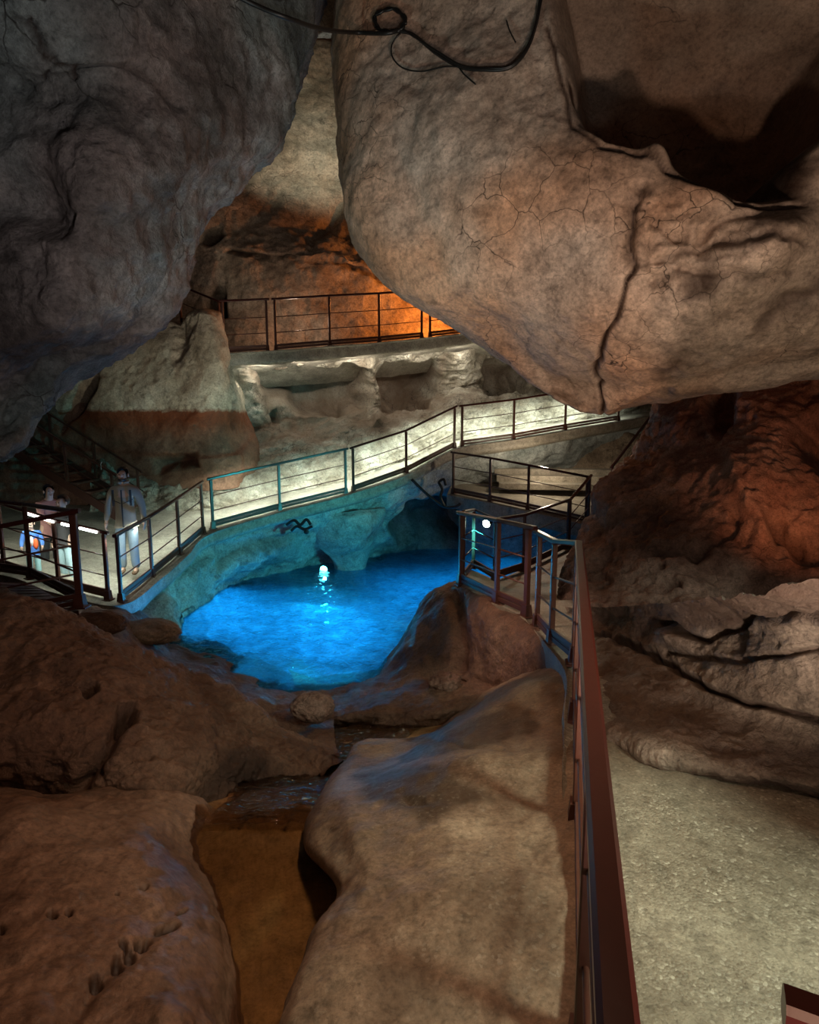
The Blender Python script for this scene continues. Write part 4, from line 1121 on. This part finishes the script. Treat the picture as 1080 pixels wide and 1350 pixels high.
# ------------------------------------------------------------------ lamps
def floodlight(loc, target, label, glass, s=0.11):
    t = thing('floodlight', label, 'lamp', loc)
    R = (Vector(target) - Vector(loc)).to_track_quat('-Z', 'Y').to_matrix().to_4x4()
    bm = bmesh.new()
    add_tube(bm, [R @ Vector((0, 0, z)) for z in (0.10, 0.07, 0.0, -0.02)], s, 16, rs=[s * 0.5, s * 0.85, s, s * 1.06])
    from_bm('housing', bm, M['lamp_body'], t, True)
    bm = bmesh.new()
    add_tube(bm, [R @ Vector((0, 0, z)) for z in (-0.021, -0.035, -0.045)], s, 16, rs=[s * 0.92, s * 0.8, s * 0.4])
    from_bm('lens', bm, glass, t, True)
    bm = bmesh.new()
    add_tube(bm, [R @ Vector((s * 1.1, 0, 0.03)), R @ Vector((s * 1.1, s * 0.9, 0.06)), R @ Vector((0, s * 1.3, 0.08)), R @ Vector((-s * 1.1, s * 0.9, 0.06)), R @ Vector((-s * 1.1, 0, 0.03))], 0.012, 6)
    from_bm('bracket', bm, M['lamp_body'], t, True)
    return t
fl = P(642, 690, 10.5)
floodlight(fl, fl + Vector((-0.75, -1.0, -0.3)), 'small bright white floodlight behind the railing at the walkway tip', M['glow_teal'], 0.075)
fb = pool_pt(428, 750) + Vector((0, -0.1, 0.02))
floodlight(fb, fb + Vector((-0.2, -1.0, -0.15)), 'bright turquoise lamp at the water line beside the pillar', M['glow_blue'], 0.10)
fe = P(1074, 972, 4.1)
floodlight(fe, fe + Vector((-0.3, 0.6, 0.35)), 'small glass spotlight lying on the rock at the right edge', plain('lamp_glass_off', (0.35, 0.42, 0.48), 0.08), 0.045)

# ------------------------------------------------------------------ cables
def bvh_of(o):
    me = o.data
    return BVHTree.FromPolygons([v.co[:] for v in me.vertices], [p.vertices[:] for p in me.polygons])
bt = [bvh_of(SHEETS['ceiling']), bvh_of(SHEETS['wall_left'])]
def on_rock(x, y, off=0.05, dflt=5.6):
    d = (P(x, y, 1) - EYE).normalized()
    best = None
    for b in bt:
        h = b.ray_cast(EYE, d)
        if h[0] is not None and h[3] < 9.5 and (best is None or h[3] < best):
            best = h[3]
    return EYE + d * ((best - off) if best else dflt)
def cable(name, label, px, r, off, group=None, n=40):
    pts = catmull([tuple(on_rock(x, y, off)) for x, y in px], n)
    bm = bmesh.new()
    add_tube(bm, [Vector(p) for p in pts], r, 8)
    o = from_bm(name, bm, M['cable'], None, True)
    return tag(o, label, 'cable', group)
cpts = [(290, -18), (335, 6), (385, 26), (428, 39), (470, 43), (508, 44), (527, 40)]
near = min((on_rock(x, y, 0) - EYE).dot(FW) for x, y in cpts[:3]) - 0.12
far = (on_rock(527, 40, 0.05) - EYE).dot(FW)
mid_ = (on_rock(470, 43, 0.08) - EYE).dot(FW)
dd = [near - 0.1, near, near + 0.1, (near + mid_) / 2, mid_ - 0.05, far - 0.02, far]
bm = bmesh.new()
add_tube(bm, [Vector(v) for v in catmull([tuple(P(x, y, d)) for (x, y), d in zip(cpts, dd)], 40)], 0.02, 8)
tag(from_bm('cable', bm, M['cable'], None, True), 'thick black cable sagging across the gap between the two hanging rocks', 'cable')
cable('cable', 'black cable running down from the coil and up the right rock', [(525, 41), (545, 46), (575, 70), (607, 88), (640, 92), (672, 89), (694, 66), (707, 30), (714, -10)], 0.017, 0.045, n=60)
cable('cable', 'thin second strand twisted beside the cable on the right rock', [(530, 38), (552, 52), (580, 70), (610, 87), (645, 90), (675, 86), (697, 58), (709, 22), (716, -10)], 0.011, 0.06, n=60)
cable('cable', 'thin loose cable loop hanging below the coil', [(528, 44), (517, 58), (518, 76), (532, 90), (556, 94), (585, 88), (606, 88)], 0.007, 0.05)
cable('cable', 'short loose cable end below the low point of the cable', [(606, 90), (612, 98), (620, 105), (627, 111)], 0.007, 0.04)
cable('cable', 'short dark wire hanging on the right rock above the cable', [(668, 27), (672, 40), (680, 56)], 0.006, 0.03)
cp = []
for k in range(46):
    a = k / 45 * 4 * math.pi + 0.3
    rr = 1 + 0.1 * math.sin(k * 1.3)
    cp.append((514 + 20 * rr * math.cos(a), 27 + 15 * rr * math.sin(a)))
cable('cable_coil', 'coil of black cable tied up on the right hanging rock', cp, 0.014, 0.07, n=140)
def loose(name, label, pts, r, m=None):
    bm = bmesh.new()
    add_tube(bm, [Vector(p) for p in catmull([tuple(P(*p)) for p in pts], 36)], r, 8)
    return tag(from_bm(name, bm, m or M['cable'], None, True), label, 'cable')
loose('cable', 'thick black cable slung below the bridge beside the platform', [(543, 632, 14.9), (556, 645, 14.9), (572, 659, 14.9), (586, 668, 14.9), (600, 668, 14.9), (607, 664, 14.9)], 0.035)
loose('cable', 'kinked black cable end standing on the pool wall under the platform', [(586, 668, 14.8), (581, 656, 14.8), (583, 645, 14.8), (579, 636, 14.8), (585, 632, 14.8), (588, 640, 14.8)], 0.035)
for k, pp in enumerate([[(378, 692, 13.5), (388, 686, 13.4), (396, 692, 13.4), (404, 685, 13.4), (410, 692, 13.4)], [(384, 700, 13.4), (392, 694, 13.4), (402, 698, 13.4), (412, 694, 13.4)]]):
    loose('cable', ['upper tangled dark cable under the bridge beside the small round lamp', 'lower tangled dark cable just above the small round lamp'][k], pp, 0.035)
ll = P(404, 701, 13.3)
bm = bmesh.new()
bmesh.ops.create_uvsphere(bm, u_segments=14, v_segments=8, radius=0.06)
for v in bm.verts:
    v.co = Vector((v.co.x, v.co.y * 0.5, v.co.z)) + ll
tag(from_bm('bulkhead_lamp', bm, M['lamp_body'], None, True), 'small round unlit lamp under the bridge above the pool', 'lamp')

# ------------------------------------------------------------------ loose boulders
def boulder(loc, r, m, label, seed, squash=(1, 1, 0.7), rough=0.22):
    bm = bmesh.new()
    bmesh.ops.create_icosphere(bm, subdivisions=5, radius=1)
    co_ = np.array([v.co[:] for v in bm.verts])
    d = 1 + rough * fbm(co_ * 1.3 + seed, 5) + rough * 0.5 * fbm(co_ * 2.2 + seed + 9, 4, 0.5, True)
    co_ = co_ * d[:, None] * np.array(squash) * r
    for v, c in zip(bm.verts, co_):
        v.co = Vector(c)
    o = from_bm('boulder', bm, m, None, True)
    o.location = loc
    return tag(o, label, 'rock', 'loose rocks by the water')
boulder(P(586, 901, 7.0), 0.15, M['red'], 'small knobbly dark rock in the hollow below the pale rock face', 3, (1, 1, 0.9), 0.5)
boulder(P(190, 834, 8.7), 0.42, M['slab'], 'pale flat boulder at the left corner of the pool', 8, (1.15, 0.8, 0.42))
boulder(P(412, 932, 6.4), 0.20, M['red'], 'dark boulder where the stream leaves the rocks, left of the riffle', 21, (1.1, 0.9, 0.75))
boulder(P(130, 822, 7.2), 0.25, M['brown'], 'dark rock just right of the corner post at the left deck', 31, (1.3, 0.8, 0.6))
# ------------------------------------------------------------------ people
def skin_obj(name, vr, ed, m, parent, root=0, sub=2):
    me = bpy.data.meshes.new(name)
    me.from_pydata([v[0] for v in vr], ed, [])
    o = new_obj(name, me, m, parent)
    md = o.modifiers.new('skin', 'SKIN')
    md.use_smooth_shade = True
    for i, v in enumerate(vr):
        s = me.skin_vertices[0].data[i]
        r = v[1]
        s.radius = r if isinstance(r, tuple) else (r, r)
        s.use_root = i == root
    sb = o.modifiers.new('subdivision', 'SUBSURF')
    sb.levels = sub
    sb.render_levels = sub
    return o


def blob(name, loc, s, m, parent, seg=14, cut=None):
    bm = bmesh.new()
    bmesh.ops.create_uvsphere(bm, u_segments=seg, v_segments=max(6, seg // 2 + 1), radius=1)
    for v in bm.verts:
        v.co = Vector((v.co.x * s[0], v.co.y * s[1], v.co.z * s[2])) + Vector(loc)
    if cut:
        bmesh.ops.delete(bm, geom=[v for v in bm.verts if cut(v.co)], context='VERTS')
    return from_bm(name, bm, m, parent, True)


M['skin'] = plain('skin', (0.50, 0.30, 0.21), 0.5, var=0.08)
M['hair'] = plain('dark_hair', (0.018, 0.012, 0.010), 0.5, var=0.3, scale=90)
M['eye'] = plain('dark_eye', (0.02, 0.014, 0.01), 0.2)


def person(name, label, loc, h, face, top_m, leg_m, shoe_m, arms, lean=(0, 0), slim=1.0, long_hair=False, beard=False, zipper=None, panel=None, step=0.0, head_turn=0.0, child=False):
    """arms: for each side (+1 first) elbow and wrist offsets from the shoulder, in metres of a 1.78 m adult"""
    k = h / 1.78
    hs = 1.25 if child else 1.0                       # children have larger heads
    S = lambda x, y, z: (x * k, y * k, z * k)
    r = lambda *a: tuple(v * k for v in a)
    lx, ly = lean
    zc = lambda z: (lx * max(0, z - 0.95), ly * max(0, z - 0.95))
    def T(x, y, z):
        a, b = zc(z)
        return S(x + a, y + b, z)
    hz = 1.69
    ht = Matrix.Rotation(head_turn, 3, 'Z')
    def H(x, y, z):                                   # head-space point
        v = ht @ Vector((x * hs, y * hs, (z - 1.55) * hs))
        a, b = zc(1.55)
        return S(v.x + a, v.y + b, v.z + 1.55)
    w_ = slim
    V = [(T(0, 0, .95), r(.155 * w_, .115)), (T(0, 0.01, 1.12), r(.135 * w_, .10)), (T(0, 0, 1.32), r(.165 * w_, .115)), (T(0, .01, 1.45), r(.10, .075)), (T(0, 0, 1.53), r(.052, .055)),
         (H(0, -.03, 1.60), r(.062 * hs, .075 * hs)), (H(0, -.005, 1.69), r(.076 * hs, .094 * hs)), (H(0, .005, 1.755), r(.05 * hs, .06 * hs)), (H(0, -.112, 1.645), r(.013, .018))]
    E = [(0, 1), (1, 2), (2, 3), (3, 4), (4, 5), (5, 6), (6, 7), (6, 8)]
    sleeves, legs = [], []
    for n, sgn in enumerate((1, -1)):
        e, wv = arms[n]
        sh = Vector((sgn * 0.175 * w_, 0, 1.425))
        el = sh + Vector(e)
        wr = el + Vector(wv)
        dirn = (wr - el).normalized()
        pm = wr + dirn * 0.075
        b = len(V)
        a_, b_ = zc(1.4)
        A = lambda v: S(v.x + a_, v.y + b_, v.z)
        V += [(A(sh), r(.06, .06)), (A(el), r(.043, .043)), (A(wr), r(.027, .03)), (A(pm), r(.030, .038))]
        E += [(3, b), (b, b + 1), (b + 1, b + 2), (b + 2, b + 3)]
        side = dirn.cross(Vector((sgn, 0, 0)))
        if side.length < 0.2:
            side = Vector((0, 1, 0))
        side.normalize()
        curl = Vector((-sgn, 0, 0))
        for f, (o_, ln) in enumerate(((-0.030, 0.072), (-0.010, 0.082), (0.010, 0.078), (0.030, 0.060))):
            i0 = len(V)
            p0 = pm + side * o_ + dirn * 0.018
            p1 = p0 + dirn * ln * 0.5 + curl * 0.008
            p2 = p1 + dirn * ln * 0.42 + curl * 0.024
            V += [(A(p0), r(.0095, .0095)), (A(p1), r(.009, .009)), (A(p2), r(.0075, .0075))]
            E += [(b + 3, i0), (i0, i0 + 1), (i0 + 1, i0 + 2)]
        i0 = len(V)
        t0 = wr + dirn * 0.03 - side * 0.035
        t1 = t0 - side * 0.022 + dirn * 0.035 + curl * 0.012
        t2 = t1 + dirn * 0.032 + curl * 0.012
        V += [(A(t0), r(.013, .013)), (A(t1), r(.011, .011)), (A(t2), r(.009, .009))]
        E += [(b + 3, i0), (i0, i0 + 1), (i0 + 1, i0 + 2)]
        sleeves.append([A(sh), A(sh.lerp(el, .5)), A(el), A(el.lerp(wr, .5)), A(wr)])
        b = len(V)
        sy = sgn * step
        J = [S(sgn * .095, 0, .90), S(sgn * .105, -.02 - sy * .6, .50), S(sgn * .115, .03 - sy, .09), S(sgn * .125, -.10 - sy, .035)]
        V += [(J[0], r(.09, .09)), (J[1], r(.058, .06)), (J[2], r(.038, .042)), (J[3], r(.038, .028))]
        E += [(0, b), (b, b + 1), (b + 1, b + 2), (b + 2, b + 3)]
        legs.append(J)
    root = skin_obj(name, V, E, M['skin'], None)
    root.location = loc
    root.rotation_euler.z = face
    tag(root, label, 'person', kind='thing')
    # jacket or top
    JV = [(T(0, 0, .84), r(.165 * w_, .135)), (T(0, 0, .95), r(.168 * w_, .135)), (T(0, 0.01, 1.12), r(.155 * w_, .125)), (T(0, 0, 1.32), r(.175 * w_, .13)), (T(0, .01, 1.44), r(.125, .09)), (T(0, .005, 1.51), r(.075, .075))]
    JE = [(0, 1), (1, 2), (2, 3), (3, 4), (4, 5)]
    for ar in sleeves:
        b = len(JV)
        JV += [(ar[0], r(.082, .085)), (ar[1], r(.072, .072)), (ar[2], r(.064, .064)), (ar[3], r(.056, .056)), (ar[4], r(.046, .046))]
        JE += [(4, b), (b, b + 1), (b + 1, b + 2), (b + 2, b + 3), (b + 3, b + 4)]
    jk = skin_obj('jacket' if zipper else 'top', JV, JE, top_m, root, 1)
    if zipper:
        bm = bmesh.new()
        add_box(bm, Vector(T(0, -.150, 1.12)), (0.014 * k, 0.03 * k, 0.62 * k))
        from_bm('zip', bm, zipper, jk)
        for sgn in (1, -1):
            bm = bmesh.new()
            add_sweep(bm, [Vector(T(sgn * .16, -.118, 1.27)), Vector(T(sgn * .02, -.150, 1.21))], rect_prof(0.008 * k, 0.012 * k))
            from_bm('yoke_seam', bm, zipper, jk)
            bm = bmesh.new()
            add_tube(bm, [Vector(T(sgn * .03, -.085, 1.54)), Vector(T(sgn * .075, -.03, 1.55)), Vector(T(sgn * .06, .06, 1.56))], 0.022 * k, 8)
            from_bm('collar', bm, top_m, jk, True)
            bm = bmesh.new()
            add_box(bm, Vector(T(sgn * .135, -.135, 1.30)), (0.03 * k, 0.02 * k, 0.26 * k))
            from_bm('backpack_strap', bm, zipper, jk)
    if panel:
        for sgn in (1, -1):
            blob('panel', T(sgn * .09, -.10, 1.12), r(.075, .06, .16), panel, jk, 10)
        blob('bib', T(0, -.11, 1.22), r(.045, .06, .16), plain('white_cloth', (0.75, 0.75, 0.75), 0.8), jk, 10)
    LV = [(S(0, 0, .97), r(.165 * w_, .125)), (S(0, 0, .90), r(.165 * w_, .13))]
    LE = [(0, 1)]
    for J in legs:
        b = len(LV)
        J = [Vector(j) for j in J]
        LV += [(tuple(J[0] + Vector((0, 0, -.06 * k))), r(.105, .11)), (tuple(J[1]), r(.078, .08)), (tuple(J[1].lerp(J[2], .5)), r(.070, .075)), (tuple(J[2] + Vector((0, 0, -.01 * k))), r(.062, .068))]
        LE += [(1, b), (b, b + 1), (b + 1, b + 2), (b + 2, b + 3)]
    skin_obj('trousers', LV, LE, leg_m, root, 0)
    for J in legs:
        a = Vector(J[2])
        skin_obj('shoe', [(tuple(a + Vector((0, .03 * k, -.035 * k))), r(.045, .05)), (tuple(a + Vector((0, -.08 * k, -.05 * k))), r(.048, .036)), (tuple(a + Vector((0.005 * k, -.17 * k, -.058 * k))), r(.044, .028))], [(0, 1), (1, 2)], shoe_m, root, 0)
    c = Vector(H(0, .012, 1.70))
    hr_ = blob('hair', (0, 0, 0), r(.092 * hs, .112 * hs, .108 * hs), M['hair'], root, 18, cut=lambda v: (v.y < -.045 * k * hs and v.z < .045 * k * hs) or v.z < -.065 * k * hs)
    hr_.location = c
    hr_.rotation_euler.z = head_turn
    if long_hair:
        blob('ponytail', H(0, .10, 1.60), r(.055, .05, .14), M['hair'], root, 12)
    for sgn in (1, -1):
        blob('eye', H(sgn * .031, -.088, 1.675), r(.011 * hs, .008 * hs, .008 * hs), M['eye'], root, 8)
        blob('ear', H(sgn * .082, 0, 1.66), r(.012 * hs, .022 * hs, .032 * hs), M['skin'], root, 8)
    blob('mouth', H(0, -.099, 1.60), r(.022 * hs, .008 * hs, .006 * hs), plain('lips', (0.25, 0.08, 0.07), 0.5), root, 8)
    if beard:
        blob('beard', H(0, -.045, 1.592), r(.066, .066, .046), M['hair'], root, 14, cut=lambda v: v.z > Vector(H(0, 0, 1.612)).z and v.y < Vector(H(0, -.06, 1.6)).y and abs(v.x - Vector(H(0, 0, 1.6)).x) < .03 * k)
    return root


cl = lambda n, c: plain(n, c, 0.85, var=0.15, scale=40, bump=0.1)
relaxed = (((.085, .02, -.275), (.03, -.06, -.245)), ((-.085, .02, -.275), (-.03, -.06, -.245)))
person('person', 'bearded man in a khaki zip jacket standing behind the bridge railing', P(171, 756, 10.35), 1.80, math.radians(8), cl('khaki_cloth', (0.30, 0.25, 0.19)), cl('grey_blue_denim', (0.17, 0.21, 0.24)), cl('brown_leather', (0.16, 0.09, 0.05)),
       relaxed, beard=True, zipper=cl('dark_zip', (0.03, 0.03, 0.03)), step=0.03, slim=1.02)
person('person', 'woman in a dusty pink top with dark hair bending over at the left', P(70, 762, 10.55), 1.63, math.radians(50), cl('pink_cloth', (0.34, 0.15, 0.13)), cl('black_cloth', (0.02, 0.02, 0.022)), cl('dark_shoe', (0.03, 0.03, 0.03)),
       (((.03, -.16, -.22), (-.03, -.22, -.06)), ((-.03, -.16, -.22), (.03, -.22, -.06))), lean=(0, -.25), slim=0.9, long_hair=True)
person('person', 'dark-haired child in a black top and pale jeans beside the woman', P(91, 769, 9.95), 1.40, math.radians(-20), cl('dark_knit', (0.035, 0.03, 0.03)), cl('pale_denim', (0.38, 0.52, 0.55)), cl('white_shoe', (0.5, 0.5, 0.5)),
       relaxed, slim=0.88, child=True)
person('person', 'small child in a blue jacket with orange panels at the left', P(47, 766, 9.75), 0.98, math.radians(30), cl('blue_cloth', (0.06, 0.16, 0.45)), cl('teal_cloth', (0.30, 0.50, 0.52)), cl('grey_shoe', (0.3, 0.3, 0.3)),
       (((.07, -.05, -.25), (.0, -.16, -.12)), ((-.07, -.05, -.25), (-.0, -.16, -.12))), slim=1.05, panel=cl('orange_cloth', (0.75, 0.12, 0.03)), child=True)
